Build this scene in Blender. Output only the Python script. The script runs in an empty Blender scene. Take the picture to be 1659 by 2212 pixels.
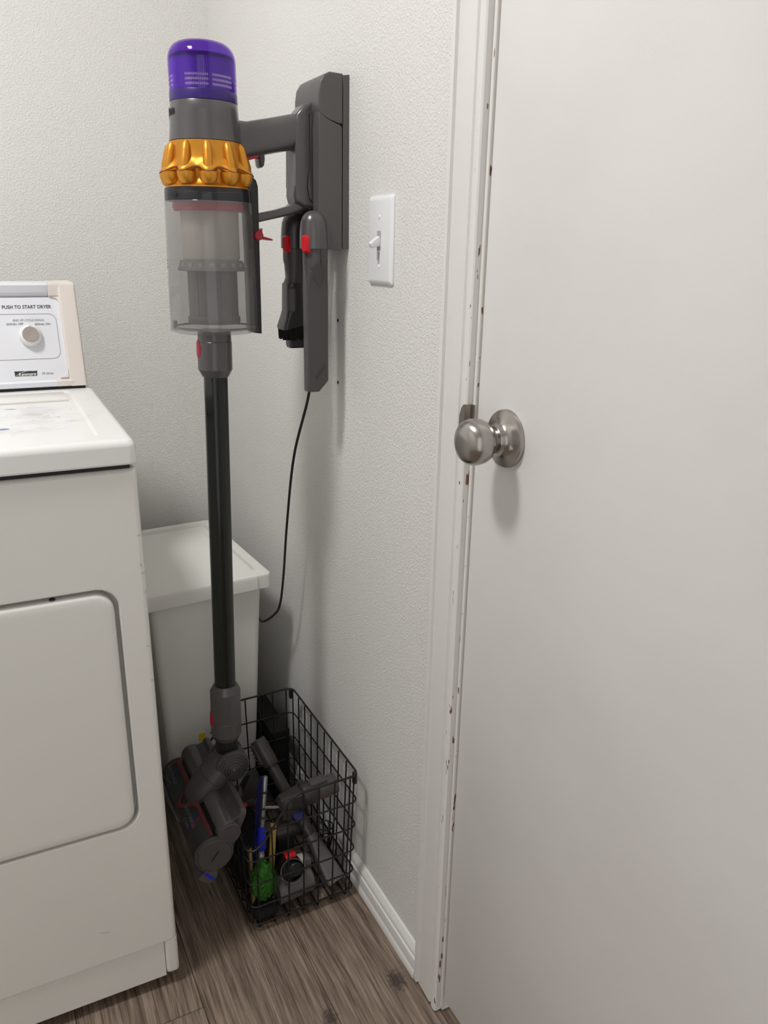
import bpy, bmesh, math, random
from mathutils import Vector, Matrix
random.seed(7)
PI = math.pi
S = bpy.context.scene
COL = S.collection

# ------------------------------------------------------------------ camera
cam_d = bpy.data.cameras.new('camera')
cam = bpy.data.objects.new('camera', cam_d)
COL.objects.link(cam)
cam_d.sensor_fit = 'HORIZONTAL'
cam_d.sensor_width = 36.0
cam_d.lens = 1682.54 / 1659.0 * 36.0
cam_d.clip_start = 0.02
YAW, PITCH, ROLL = 0.4911, -0.3246, 0.0193
_f = Vector((math.sin(YAW)*math.cos(PITCH), math.cos(YAW)*math.cos(PITCH), math.sin(PITCH)))
_r0 = Vector((math.cos(YAW), -math.sin(YAW), 0.0))
_u0 = _r0.cross(_f)
_r = math.cos(ROLL)*_r0 + math.sin(ROLL)*_u0
_u = -math.sin(ROLL)*_r0 + math.cos(ROLL)*_u0
M = Matrix.Identity(4)
for i in range(3):
    M[i][0] = _r[i]; M[i][1] = _u[i]; M[i][2] = -_f[i]
M[0][3], M[1][3], M[2][3] = -0.5220, -1.7755, 1.1278
cam.matrix_world = M
S.camera = cam

# ------------------------------------------------------------------ world, exposure
w = bpy.data.worlds.new('world'); S.world = w
w.use_nodes = True
w.node_tree.nodes['Background'].inputs[0].default_value = (1.0, 0.985, 0.97, 1)
w.node_tree.nodes['Background'].inputs[1].default_value = 1.05  # even fill light, enters through the doorway added in wall_front
S.view_settings.view_transform = 'Standard'
S.view_settings.look = 'None'
S.view_settings.exposure = 0.0
S.view_settings.gamma = 1.0
S.view_settings.use_curve_mapping = False
LAMP = Vector((-1.0, -0.97, 2.44))      # ceiling lamp, built further down
LAMP_STRENGTH = 99.0

# ------------------------------------------------------------------ materials
MATS = {}
def nmat(name):
    m = bpy.data.materials.new(name); m.use_nodes = True
    MATS[name] = m
    return m, m.node_tree.nodes, m.node_tree.links, m.node_tree.nodes['Principled BSDF']

def mathn(n, op, a=None, b=None, clamp=False):
    x = n.new('ShaderNodeMath'); x.operation = op; x.use_clamp = clamp
    if isinstance(a, (int, float)): x.inputs[0].default_value = a
    if isinstance(b, (int, float)): x.inputs[1].default_value = b
    return x

def pmat(name, col, rough=0.5, metal=0.0, spec=0.5, bump=None, var=None, coat=0.0, trans=0.0, ior=1.45, emit=None, aniso=0.0):
    """principled; bump=(scale,strength,distance); var=(scale,amount)"""
    m, n, l, b = nmat(name)
    b.inputs['Base Color'].default_value = (*col, 1)
    b.inputs['Roughness'].default_value = rough
    b.inputs['Metallic'].default_value = metal
    b.inputs['Specular IOR Level'].default_value = spec
    b.inputs['Coat Weight'].default_value = coat
    b.inputs['Coat Roughness'].default_value = 0.08
    b.inputs['Transmission Weight'].default_value = trans
    b.inputs['IOR'].default_value = ior
    b.inputs['Anisotropic'].default_value = aniso
    tc = n.new('ShaderNodeNewGeometry')
    if bump:
        t = n.new('ShaderNodeTexNoise'); t.inputs['Scale'].default_value = bump[0]
        t.inputs['Detail'].default_value = 3.0
        l.new(tc.outputs['Position'], t.inputs['Vector'])
        bp = n.new('ShaderNodeBump'); bp.inputs['Strength'].default_value = bump[1]
        bp.inputs['Distance'].default_value = bump[2]
        l.new(t.outputs['Fac'], bp.inputs['Height']); l.new(bp.outputs['Normal'], b.inputs['Normal'])
    if var:
        t = n.new('ShaderNodeTexNoise'); t.inputs['Scale'].default_value = var[0]
        t.inputs['Detail'].default_value = 4.0
        l.new(tc.outputs['Position'], t.inputs['Vector'])
        r = n.new('ShaderNodeValToRGB')
        r.color_ramp.elements[0].position = 0.3; r.color_ramp.elements[1].position = 0.7
        k = var[1]
        r.color_ramp.elements[0].color = (*[c*(1-k) for c in col], 1)
        r.color_ramp.elements[1].color = (*[min(1, c*(1+k)) for c in col], 1)
        l.new(t.outputs['Fac'], r.inputs['Fac']); l.new(r.outputs['Color'], b.inputs['Base Color'])
    if emit:
        b.inputs['Emission Color'].default_value = (*emit[0], 1)
        b.inputs['Emission Strength'].default_value = emit[1]
    return m

def thin_clear(name, tint, haze, haze_col, gloss_rough=0.04):
    """see-through plastic: tinted straight transmission, a little haze, fresnel gloss"""
    m, n, l, b = nmat(name)
    out = n['Material Output']; n.remove(b)
    tr = n.new('ShaderNodeBsdfTransparent'); tr.inputs[0].default_value = (*tint, 1)
    df = n.new('ShaderNodeBsdfDiffuse'); df.inputs[0].default_value = (*haze_col, 1)
    tl = n.new('ShaderNodeBsdfTranslucent'); tl.inputs[0].default_value = (*haze_col, 1)
    m0 = n.new('ShaderNodeMixShader'); m0.inputs[0].default_value = 0.5
    l.new(df.outputs[0], m0.inputs[1]); l.new(tl.outputs[0], m0.inputs[2])
    m1 = n.new('ShaderNodeMixShader'); m1.inputs[0].default_value = haze
    l.new(tr.outputs[0], m1.inputs[1]); l.new(m0.outputs[0], m1.inputs[2])
    gl = n.new('ShaderNodeBsdfGlossy'); gl.inputs['Roughness'].default_value = gloss_rough
    lw = n.new('ShaderNodeLayerWeight'); lw.inputs[0].default_value = 0.5
    pw_ = mathn(n, 'POWER', None, 4.0); l.new(lw.outputs['Facing'], pw_.inputs[0])
    fr = mathn(n, 'MULTIPLY_ADD', None, 0.35); fr.inputs[2].default_value = 0.035
    l.new(pw_.outputs[0], fr.inputs[0])
    m2 = n.new('ShaderNodeMixShader')
    l.new(fr.outputs[0], m2.inputs[0]); l.new(m1.outputs[0], m2.inputs[1]); l.new(gl.outputs[0], m2.inputs[2])
    l.new(m2.outputs[0], out.inputs[0])
    return m

def wall_mat(name, col, scale, strength, dist):
    m, n, l, b = nmat(name)
    b.inputs['Roughness'].default_value = 0.55
    b.inputs['Specular IOR Level'].default_value = 0.35
    g = n.new('ShaderNodeNewGeometry')
    t = n.new('ShaderNodeTexNoise'); t.inputs['Scale'].default_value = scale; t.inputs['Detail'].default_value = 2.5
    t.inputs['Roughness'].default_value = 0.45; t.inputs['Distortion'].default_value = 0.6
    l.new(g.outputs['Position'], t.inputs['Vector'])
    rp = n.new('ShaderNodeMapRange'); rp.inputs['From Min'].default_value = 0.40; rp.inputs['From Max'].default_value = 0.66
    l.new(t.outputs['Fac'], rp.inputs['Value'])
    bp = n.new('ShaderNodeBump'); bp.inputs['Strength'].default_value = strength; bp.inputs['Distance'].default_value = dist
    l.new(rp.outputs['Result'], bp.inputs['Height']); l.new(bp.outputs['Normal'], b.inputs['Normal'])
    b.inputs['Base Color'].default_value = (*col, 1)
    return m

wall_mat('wall_paint', (0.775, 0.765, 0.742), 290.0, 0.50, 0.0011)
pmat('ceiling_paint', (0.8, 0.79, 0.77), 0.8, bump=(90, 0.4, 0.003))
pmat('wire_black', (0.012, 0.011, 0.010), 0.38, spec=0.5)
pmat('nickel', (0.42, 0.40, 0.375), 0.26, 1.0, bump=(400, 0.05, 0.0005), aniso=0.4)
pmat('screw_steel', (0.7, 0.69, 0.67), 0.25, 1.0)
pmat('strike_metal', (0.36, 0.32, 0.28), 0.35, 1.0)
pmat('switch_white', (0.83, 0.84, 0.86), 0.28)
pmat('switch_slot', (0.42, 0.42, 0.42), 0.6)
pmat('enamel', (0.80, 0.788, 0.748), 0.30, bump=(700, 0.05, 0.0004), var=(3.0, 0.015))
pmat('console_white', (0.77, 0.78, 0.825), 0.4)
pmat('cream_plastic', (0.76, 0.70, 0.65), 0.42)
pmat('knob_white', (0.82, 0.81, 0.78), 0.35)
pmat('knob_taupe', (0.36, 0.32, 0.30), 0.35)
pmat('ink_dark', (0.03, 0.03, 0.035), 0.6)
pmat('ink_grey', (0.18, 0.18, 0.20), 0.6)
pmat('ink_cover', (0.16, 0.16, 0.16), 0.6)
pmat('ink_white', (0.85, 0.85, 0.85), 0.6)
pmat('gap_dark', (0.03, 0.03, 0.03), 0.8)
pmat('foot_rubber', (0.05, 0.05, 0.05), 0.8)
pmat('bin_plastic', (0.80, 0.792, 0.752), 0.38, bump=(250, 0.06, 0.0006))
pmat('vac_grey', (0.105, 0.098, 0.10), 0.27, 0.25, coat=0.15)
pmat('vac_dark', (0.045, 0.042, 0.045), 0.30, coat=0.15)
pmat('vac_mid', (0.072, 0.066, 0.067), 0.40)
pmat('vac_black', (0.010, 0.010, 0.011), 0.30)
pmat('dock_grey', (0.105, 0.099, 0.098), 0.38, 0.15, bump=(900, 0.03, 0.0003))
pmat('wand_black', (0.018, 0.020, 0.018), 0.22, 0.55, coat=0.3)
pmat('gold', (0.64, 0.280, 0.032), 0.40, 0.68)
pmat('gold_line', (0.10, 0.035, 0.06), 0.4)
pmat('violet_band', (0.030, 0.010, 0.150), 0.35)
pmat('dome_shade_disc', (0.05, 0.02, 0.12), 0.6)
pmat('filter_paper', (0.80, 0.76, 0.86), 0.8)
pmat('shroud_beige', (0.52, 0.49, 0.44), 0.6)
pmat('shroud_mesh', (0.15, 0.145, 0.145), 0.45, 0.4, bump=(1500, 0.4, 0.0006))
pmat('shroud_flange', (0.17, 0.165, 0.165), 0.5)
pmat('shroud_slot', (0.34, 0.33, 0.32), 0.6)
pmat('red_plastic', (0.42, 0.012, 0.035), 0.3)
pmat('red_bright', (0.62, 0.012, 0.02), 0.3)
pmat('red_bristle', (0.19, 0.042, 0.040), 0.7)
pmat('roller_fluff', (0.065, 0.072, 0.068), 0.9, bump=(500, 0.6, 0.002))
pmat('roller_blue', (0.03, 0.05, 0.42), 0.8)
pmat('roller_red', (0.45, 0.02, 0.09), 0.8)
pmat('blue_plastic', (0.01, 0.02, 0.50), 0.4)
pmat('blue_dark', (0.008, 0.012, 0.10), 0.4)
pmat('green_net', (0.026, 0.150, 0.010), 0.5, var=(160, 0.6), bump=(300, 0.8, 0.003))
pmat('yellow_card', (0.50, 0.34, 0.09), 0.6)
pmat('label_yellow', (0.85, 0.62, 0.02), 0.5)
pmat('label_white', (0.8, 0.8, 0.78), 0.5)
pmat('silver_rod', (0.30, 0.30, 0.31), 0.3, 0.9)
pmat('tool_grey', (0.085, 0.078, 0.075), 0.34, 0.2)
pmat('tool_dark', (0.034, 0.031, 0.031), 0.38)
pmat('tool_steel', (0.17, 0.16, 0.16), 0.35, 0.3)
pmat('bristle_black', (0.006, 0.006, 0.006), 0.9)
pmat('cloth_black', (0.008, 0.008, 0.009), 0.9, bump=(300, 0.5, 0.002))
pmat('cable_black', (0.015, 0.015, 0.015), 0.45)
pmat('box_black', (0.008, 0.008, 0.008), 0.7)
pmat('lamp_base', (0.7, 0.7, 0.7), 0.4)
pmat('lamp_glow', (0.9, 0.9, 0.9), 0.5, emit=((1.0, 0.99, 0.975), LAMP_STRENGTH))
thin_clear('violet_clear', (0.64, 0.46, 0.92), 0.06, (0.17, 0.05, 0.45))
thin_clear('bin_clear', (0.89, 0.885, 0.885), 0.13, (0.55, 0.54, 0.535))
thin_clear('collar_clear', (0.34, 0.34, 0.37), 0.12, (0.25, 0.25, 0.27))
thin_clear('head_clear', (0.74, 0.75, 0.74), 0.14, (0.15, 0.155, 0.15))
thin_clear('clear_grey', (0.75, 0.75, 0.75), 0.2, (0.5, 0.5, 0.5))

def painted_trim(name, col, chip_y, chip_w, thr):
    """gloss paint worn through to brown wood along an edge at world y = chip_y"""
    m, n, l, b = nmat(name)
    b.inputs['Roughness'].default_value = 0.36
    g = n.new('ShaderNodeNewGeometry')
    sx = n.new('ShaderNodeSeparateXYZ'); l.new(g.outputs['Position'], sx.inputs[0])
    d = mathn(n, 'SUBTRACT', None, chip_y); l.new(sx.outputs['Y'], d.inputs[0])
    a = mathn(n, 'ABSOLUTE'); l.new(d.outputs[0], a.inputs[0])
    near = mathn(n, 'LESS_THAN', None, chip_w); l.new(a.outputs[0], near.inputs[0])
    mp = n.new('ShaderNodeMapping'); mp.inputs['Scale'].default_value = (160, 160, 34)
    l.new(g.outputs['Position'], mp.inputs['Vector'])
    t = n.new('ShaderNodeTexNoise'); t.inputs['Scale'].default_value = 1.0; t.inputs['Detail'].default_value = 2
    l.new(mp.outputs[0], t.inputs['Vector'])
    gt = mathn(n, 'GREATER_THAN', None, thr); l.new(t.outputs['Fac'], gt.inputs[0])
    mk_ = mathn(n, 'MULTIPLY'); l.new(near.outputs[0], mk_.inputs[0]); l.new(gt.outputs[0], mk_.inputs[1])
    mx = n.new('ShaderNodeMix'); mx.data_type = 'RGBA'
    mx.inputs['A'].default_value = (*col, 1); mx.inputs['B'].default_value = (0.17, 0.09, 0.05, 1)
    l.new(mk_.outputs[0], mx.inputs['Factor']); l.new(mx.outputs['Result'], b.inputs['Base Color'])
    t2 = n.new('ShaderNodeTexNoise'); t2.inputs['Scale'].default_value = 60; l.new(g.outputs['Position'], t2.inputs['Vector'])
    bp = n.new('ShaderNodeBump'); bp.inputs['Strength'].default_value = 0.12; bp.inputs['Distance'].default_value = 0.002
    l.new(t2.outputs['Fac'], bp.inputs['Height']); l.new(bp.outputs['Normal'], b.inputs['Normal'])
    return m
painted_trim('casing_paint', (0.78, 0.765, 0.745), -1.0205, 0.0045, 0.665)
painted_trim('jamb_paint', (0.80, 0.78, 0.745), -1.0275, 0.0022, 0.68)
painted_trim('trim_paint', (0.81, 0.80, 0.78), 9.0, 0.001, 0.9)

def door_paint():
    m, n, l, b = nmat('door_paint')
    b.inputs['Roughness'].default_value = 0.42
    g = n.new('ShaderNodeNewGeometry')
    t = n.new('ShaderNodeTexNoise'); t.inputs['Scale'].default_value = 5; t.inputs['Detail'].default_value = 5
    l.new(g.outputs['Position'], t.inputs['Vector'])
    r = n.new('ShaderNodeValToRGB')
    r.color_ramp.elements[0].position = 0.25; r.color_ramp.elements[0].color = (0.725, 0.705, 0.692, 1)
    r.color_ramp.elements[1].position = 0.6; r.color_ramp.elements[1].color = (0.765, 0.750, 0.740, 1)
    l.new(t.outputs['Fac'], r.inputs['Fac'])
    # small scuffs
    mp = n.new('ShaderNodeMapping'); mp.inputs['Scale'].default_value = (30, 22, 12)
    l.new(g.outputs['Position'], mp.inputs['Vector'])
    s = n.new('ShaderNodeTexNoise'); s.inputs['Scale'].default_value = 1; s.inputs['Detail'].default_value = 3
    l.new(mp.outputs[0], s.inputs['Vector'])
    r2 = n.new('ShaderNodeMapRange'); r2.inputs['From Min'].default_value = 0.72; r2.inputs['From Max'].default_value = 0.80
    r2.inputs['To Max'].default_value = 0.35
    l.new(s.outputs['Fac'], r2.inputs['Value'])
    mx = n.new('ShaderNodeMix'); mx.data_type = 'RGBA'; mx.inputs['B'].default_value = (0.35, 0.32, 0.30, 1)
    l.new(r2.outputs['Result'], mx.inputs['Factor']); l.new(r.outputs['Color'], mx.inputs['A'])
    l.new(mx.outputs['Result'], b.inputs['Base Color'])
    t2 = n.new('ShaderNodeTexNoise'); t2.inputs['Scale'].default_value = 420; l.new(g.outputs['Position'], t2.inputs['Vector'])
    bp = n.new('ShaderNodeBump'); bp.inputs['Strength'].default_value = 0.10; bp.inputs['Distance'].default_value = 0.0006
    l.new(t2.outputs['Fac'], bp.inputs['Height']); l.new(bp.outputs['Normal'], b.inputs['Normal'])
door_paint()

def wood_mat():
    m, n, l, b = nmat('plank_wood')
    g = n.new('ShaderNodeNewGeometry'); oi = n.new('ShaderNodeObjectInfo')
    sh = n.new('ShaderNodeVectorMath'); sh.operation = 'SCALE'; sh.inputs[0].default_value = (3.1, 7.7, 0)
    l.new(oi.outputs['Random'], sh.inputs['Scale'])
    ad = n.new('ShaderNodeVectorMath'); ad.operation = 'ADD'
    l.new(g.outputs['Position'], ad.inputs[0]); l.new(sh.outputs[0], ad.inputs[1])
    # slow wander of the grain, and swirl round two knots
    wv = n.new('ShaderNodeTexNoise'); wv.inputs['Scale'].default_value = 5.0; wv.inputs['Detail'].default_value = 1
    l.new(ad.outputs[0], wv.inputs['Vector'])
    ws = n.new('ShaderNodeVectorMath'); ws.operation = 'SCALE'; ws.inputs['Scale'].default_value = 0.009
    l.new(wv.outputs['Color'], ws.inputs[0])
    ad2 = n.new('ShaderNodeVectorMath'); ad2.operation = 'ADD'
    l.new(ad.outputs[0], ad2.inputs[0]); l.new(ws.outputs[0], ad2.inputs[1])
    def layer(sx, sy, det):
        mp = n.new('ShaderNodeMapping'); mp.inputs['Scale'].default_value = (sx, sy, 1)
        l.new(ad2.outputs[0], mp.inputs['Vector'])
        t = n.new('ShaderNodeTexNoise'); t.inputs['Scale'].default_value = 1.0; t.inputs['Detail'].default_value = det
        t.inputs['Roughness'].default_value = 0.6
        l.new(mp.outputs[0], t.inputs['Vector']); return t
    a = layer(115, 3.4, 6); c = layer(420, 14, 4); e = layer(22, 1.2, 2)
    r = n.new('ShaderNodeValToRGB')
    r.color_ramp.elements[0].position = 0.28; r.color_ramp.elements[0].color = (0.090, 0.064, 0.047, 1)
    r.color_ramp.elements[1].position = 0.74; r.color_ramp.elements[1].color = (0.335, 0.262, 0.206, 1)
    x = r.color_ramp.elements.new(0.5); x.color = (0.205, 0.150, 0.112, 1)
    s1 = mathn(n, 'MULTIPLY', None, 0.46); l.new(a.outputs['Fac'], s1.inputs[0])
    s2 = mathn(n, 'MULTIPLY', None, 0.40); l.new(c.outputs['Fac'], s2.inputs[0])
    s3 = mathn(n, 'MULTIPLY', None, 0.14); l.new(e.outputs['Fac'], s3.inputs[0])
    q = mathn(n, 'ADD'); l.new(s1.outputs[0], q.inputs[0]); l.new(s2.outputs[0], q.inputs[1])
    q2 = mathn(n, 'ADD'); l.new(q.outputs[0], q2.inputs[0]); l.new(s3.outputs[0], q2.inputs[1])
    st = n.new('ShaderNodeMapRange'); st.inputs['From Min'].default_value = 0.30; st.inputs['From Max'].default_value = 0.70
    l.new(q2.outputs[0], st.inputs['Value'])
    l.new(st.outputs['Result'], r.inputs['Fac'])
    col = r.outputs['Color']
    for (kx, ky, kr) in ((-0.0385, -0.9455, 0.016), (-0.161, -0.957, 0.013), (-0.62, -1.30, 0.015)):
        df = n.new('ShaderNodeVectorMath'); df.operation = 'SUBTRACT'; df.inputs[1].default_value = (kx, ky, 0)
        l.new(g.outputs['Position'], df.inputs[0])
        sc = n.new('ShaderNodeVectorMath'); sc.operation = 'MULTIPLY'; sc.inputs[1].default_value = (1.0, 0.62, 0)
        l.new(df.outputs[0], sc.inputs[0])
        nz = n.new('ShaderNodeTexNoise'); nz.inputs['Scale'].default_value = 170; nz.inputs['Detail'].default_value = 5; l.new(g.outputs['Position'], nz.inputs['Vector'])
        ln = n.new('ShaderNodeVectorMath'); ln.operation = 'LENGTH'; l.new(sc.outputs[0], ln.inputs[0])
        nm = mathn(n, 'MULTIPLY_ADD', None, 0.024); nm.inputs[2].default_value = -0.012
        l.new(nz.outputs['Fac'], nm.inputs[0])
        dd = mathn(n, 'ADD'); l.new(ln.outputs['Value'], dd.inputs[0]); l.new(nm.outputs[0], dd.inputs[1])
        mr = n.new('ShaderNodeMapRange'); mr.inputs['From Min'].default_value = kr*0.35; mr.inputs['From Max'].default_value = kr
        mr.inputs['To Min'].default_value = 0.85; mr.inputs['To Max'].default_value = 0.0
        l.new(dd.outputs[0], mr.inputs['Value'])
        mx = n.new('ShaderNodeMix'); mx.data_type = 'RGBA'; mx.inputs['B'].default_value = (0.035, 0.025, 0.022, 1)
        l.new(mr.outputs['Result'], mx.inputs['Factor']); l.new(col, mx.inputs['A']); col = mx.outputs['Result']
    l.new(col, b.inputs['Base Color'])
    b.inputs['Roughness'].default_value = 0.5
    bp = n.new('ShaderNodeBump'); bp.inputs['Strength'].default_value = 0.25; bp.inputs['Distance'].default_value = 0.0008
    l.new(c.outputs['Fac'], bp.inputs['Height']); l.new(bp.outputs['Normal'], b.inputs['Normal'])
wood_mat()

def dirty_top():
    """white enamel with grime, ink marks and a blue spot, in the dryer's own coordinates"""
    m, n, l, b = nmat('enamel_dirty')
    b.inputs['Roughness'].default_value = 0.28
    tc = n.new('ShaderNodeTexCoord')
    def grime(scale3, lo, hi, amount, detail=6):
        mp = n.new('ShaderNodeMapping'); mp.inputs['Scale'].default_value = scale3
        l.new(tc.outputs['Object'], mp.inputs['Vector'])
        t = n.new('ShaderNodeTexNoise'); t.inputs['Scale'].default_value = 1; t.inputs['Detail'].default_value = detail
        t.inputs['Roughness'].default_value = 0.65
        l.new(mp.outputs[0], t.inputs['Vector'])
        r = n.new('ShaderNodeMapRange'); r.inputs['From Min'].default_value = lo; r.inputs['From Max'].default_value = hi
        r.inputs['To Max'].default_value = amount
        l.new(t.outputs['Fac'], r.inputs['Value']); return r.outputs['Result']
    def zone(cx, cy, rx, ry):
        df = n.new('ShaderNodeVectorMath'); df.operation = 'SUBTRACT'; df.inputs[1].default_value = (cx, cy, 0.9)
        l.new(tc.outputs['Object'], df.inputs[0])
        sc = n.new('ShaderNodeVectorMath'); sc.operation = 'MULTIPLY'; sc.inputs[1].default_value = (1/rx, 1/ry, 0)
        l.new(df.outputs[0], sc.inputs[0])
        ln = n.new('ShaderNodeVectorMath'); ln.operation = 'LENGTH'; l.new(sc.outputs[0], ln.inputs[0])
        r = n.new('ShaderNodeMapRange'); r.inputs['From Min'].default_value = 1.0; r.inputs['From Max'].default_value = 0.6
        l.new(ln.outputs['Value'], r.inputs['Value']); return r.outputs['Result']
    def mul(a, c):
        x = mathn(n, 'MULTIPLY'); l.new(a, x.inputs[0]); l.new(c, x.inputs[1]); return x.outputs[0]
    col = None
    def lay(fac, colr):
        nonlocal col
        mx = n.new('ShaderNodeMix'); mx.data_type = 'RGBA'; mx.inputs['B'].default_value = (*colr, 1)
        l.new(fac, mx.inputs['Factor'])
        if col is None: mx.inputs['A'].default_value = (0.80, 0.80, 0.79, 1)
        else: l.new(col, mx.inputs['A'])
        col = mx.outputs['Result']
    z = zone(-0.17, 0.19, 0.16, 0.13)
    lay(mul(grime((17, 26, 1), 0.46, 0.72, 0.55), z), (0.33, 0.32, 0.31))
    lay(mul(grime((42, 95, 1), 0.645, 0.675, 0.85, 4), z), (0.10, 0.10, 0.10))
    lay(zone(-0.145, 0.124, 0.009, 0.007), (0.06, 0.14, 0.40))
    lay(zone(-0.132, 0.262, 0.010, 0.003), (0.05, 0.05, 0.05))
    l.new(col, b.inputs['Base Color'])
dirty_top()

# ------------------------------------------------------------------ mesh helpers
OFF = {}
class B:
    def __init__(s): s.bm = bmesh.new()
    def loft(s, rings, cap0=True, cap1=True, closed=False):
        bm = s.bm
        V = [[bm.verts.new(p) for p in r] for r in rings]
        n = len(V[0]); m = len(V)
        for i in range(m if closed else m-1):
            a, c = V[i], V[(i+1) % m]
            for j in range(n):
                k = (j+1) % n
                try: bm.faces.new((a[j], a[k], c[k], c[j]))
                except ValueError: pass
        if not closed:
            if cap0: bm.faces.new(V[0][::-1])
            if cap1: bm.faces.new(V[-1])
        return s
    def box(s, x0, x1, y0, y1, z0, z1, bev=0.0, seg=2, mtx=None):
        r = bmesh.ops.create_cube(s.bm, size=1.0)
        vs = r['verts']
        for v in vs:
            v.co = Vector(((x0+x1)/2 + v.co.x*(x1-x0), (y0+y1)/2 + v.co.y*(y1-y0), (z0+z1)/2 + v.co.z*(z1-z0)))
        if bev > 0:
            es = list({e for v in vs for e in v.link_edges})
            r2 = bmesh.ops.bevel(s.bm, geom=es, offset=bev, segments=seg, affect='EDGES', profile=0.5, clamp_overlap=True)
            vs = list({v for f in r2['faces'] for v in f.verts} | {v for v in vs if v.is_valid})
        if mtx is not None:
            for v in vs:
                if v.is_valid: v.co = mtx @ v.co
        return s
    def lathe(s, prof, c=(0, 0), n=48, mtx=None, a0=0.0, closed=False):
        """prof: list of (r, z); r==0 ends are pinched"""
        rings = []
        for (r, z) in prof:
            rr_ = max(r, 1e-5)
            ring = [Vector((c[0]+rr_*math.cos(a0+2*PI*j/n), c[1]+rr_*math.sin(a0+2*PI*j/n), z)) for j in range(n)]
            if mtx is not None: ring = [mtx @ p for p in ring]
            rings.append(ring)
        return s.loft(rings, True, True, closed)
    def tube(s, pts, r, n=8, closed=False, rad=None):
        pts = [Vector(p) for p in pts]; m = len(pts)
        rings = []; prev = None
        for i, p in enumerate(pts):
            if closed: t = pts[(i+1) % m] - pts[i-1]
            else: t = pts[min(i+1, m-1)] - pts[max(i-1, 0)]
            t.normalize()
            if prev is None:
                up = Vector((0, 0, 1)) if abs(t.z) < 0.9 else Vector((1, 0, 0))
                a = t.cross(up).normalized()
            else:
                a = (prev - t*prev.dot(t)).normalized()
            prev = a; bb = t.cross(a)
            q = r if rad is None else rad[i]
            rings.append([p + a*q*math.cos(2*PI*j/n) + bb*q*math.sin(2*PI*j/n) for j in range(n)])
        return s.loft(rings, True, True, closed)
    def prism(s, poly, d0, d1, fn, bev=0.0, seg=2):
        """poly (u,v) extruded d0..d1, fn(u,v,d)->xyz"""
        bm = s.bm
        A = [bm.verts.new(fn(u, v, d0)) for u, v in poly]
        C = [bm.verts.new(fn(u, v, d1)) for u, v in poly]
        n = len(poly); fs = []
        fs.append(bm.faces.new(A[::-1])); fs.append(bm.faces.new(C))
        for i in range(n):
            bm.faces.new((A[i], A[(i+1) % n], C[(i+1) % n], C[i]))
        if bev > 0:
            es = list({e for f in fs for e in f.edges})
            bmesh.ops.bevel(bm, geom=es, offset=bev, segments=seg, affect='EDGES', profile=0.5, clamp_overlap=True)
        return s
    def mesh(s, me, fn):
        t = bmesh.new(); t.from_mesh(me)
        mp = {}
        for v in t.verts: mp[v.index] = s.bm.verts.new(fn(v.co))
        for f in t.faces:
            try: s.bm.faces.new([mp[v.index] for v in f.verts])
            except ValueError: pass
        t.free()
        return s

def tag(o, label=None, cat=None, group=None, kind=None):
    if label: o['label'] = label
    if cat: o['category'] = cat
    if group: o['group'] = group
    if kind: o['kind'] = kind
    return o

def mk(name, b, mat, parent=None, ang=35, label=None, fixn=True, wn=False):
    bm = b.bm
    if fixn: bmesh.ops.recalc_face_normals(bm, faces=bm.faces)
    off = OFF.get(parent, Vector((0, 0, 0))) if parent else Vector((0, 0, 0))
    for v in bm.verts: v.co -= off
    me = bpy.data.meshes.new(name); bm.to_mesh(me); bm.free()
    me.polygons.foreach_set('use_smooth', [True]*len(me.polygons))
    me.set_sharp_from_angle(angle=math.radians(ang))
    ms = mat if isinstance(mat, (list, tuple)) else [mat]
    for q in ms: me.materials.append(MATS[q])
    o = bpy.data.objects.new(name, me); COL.objects.link(o)
    if parent: o.parent = parent; OFF[o] = off
    if wn:
        wm = o.modifiers.new('weighted_normal', 'WEIGHTED_NORMAL'); wm.keep_sharp = True; wm.weight = 100
    if label: o['label'] = label
    return o

def thing(name, label, cat, loc, rotz=0.0, group=None, local=False):
    o = bpy.data.objects.new(name, None); COL.objects.link(o)
    o.empty_display_size = 0.05
    o.location = loc; o.rotation_euler = (0, 0, rotz)
    OFF[o] = Vector((0, 0, 0)) if local else Vector(loc)
    tag(o, label, cat, group)
    return o

def struct(o): o['kind'] = 'structure'; return o

def rrect(x0, x1, y0, y1, r, n=6):
    pts = []
    for (cx, cy, a) in ((x1-r, y1-r, 0), (x0+r, y1-r, PI/2), (x0+r, y0+r, PI), (x1-r, y0+r, 1.5*PI)):
        for k in range(n+1):
            t = a + PI/2*k/n
            pts.append((cx + r*math.cos(t), cy + r*math.sin(t)))
    return pts

def frame_to(a, b_):
    """matrix taking local z axis onto a->b with origin at a"""
    a = Vector(a); t = (Vector(b_) - a).normalized()
    q = Vector((0, 0, 1)).rotation_difference(t)
    return Matrix.Translation(a) @ q.to_matrix().to_4x4()

def text_mesh(body, size, align='CENTER', shear=0.0, extrude=0.0, spacing=1.0, bold=0.0):
    cu = bpy.data.curves.new('lettering', 'FONT')
    cu.body = body; cu.size = size; cu.align_x = align; cu.align_y = 'CENTER'; cu.shear = shear
    cu.extrude = extrude; cu.space_character = spacing; cu.resolution_u = 3; cu.offset = bold
    ob = bpy.data.objects.new('lettering', cu); COL.objects.link(ob)
    dg = bpy.context.evaluated_depsgraph_get()
    me = bpy.data.meshes.new_from_object(ob.evaluated_get(dg))
    bpy.data.objects.remove(ob)
    return me

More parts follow.
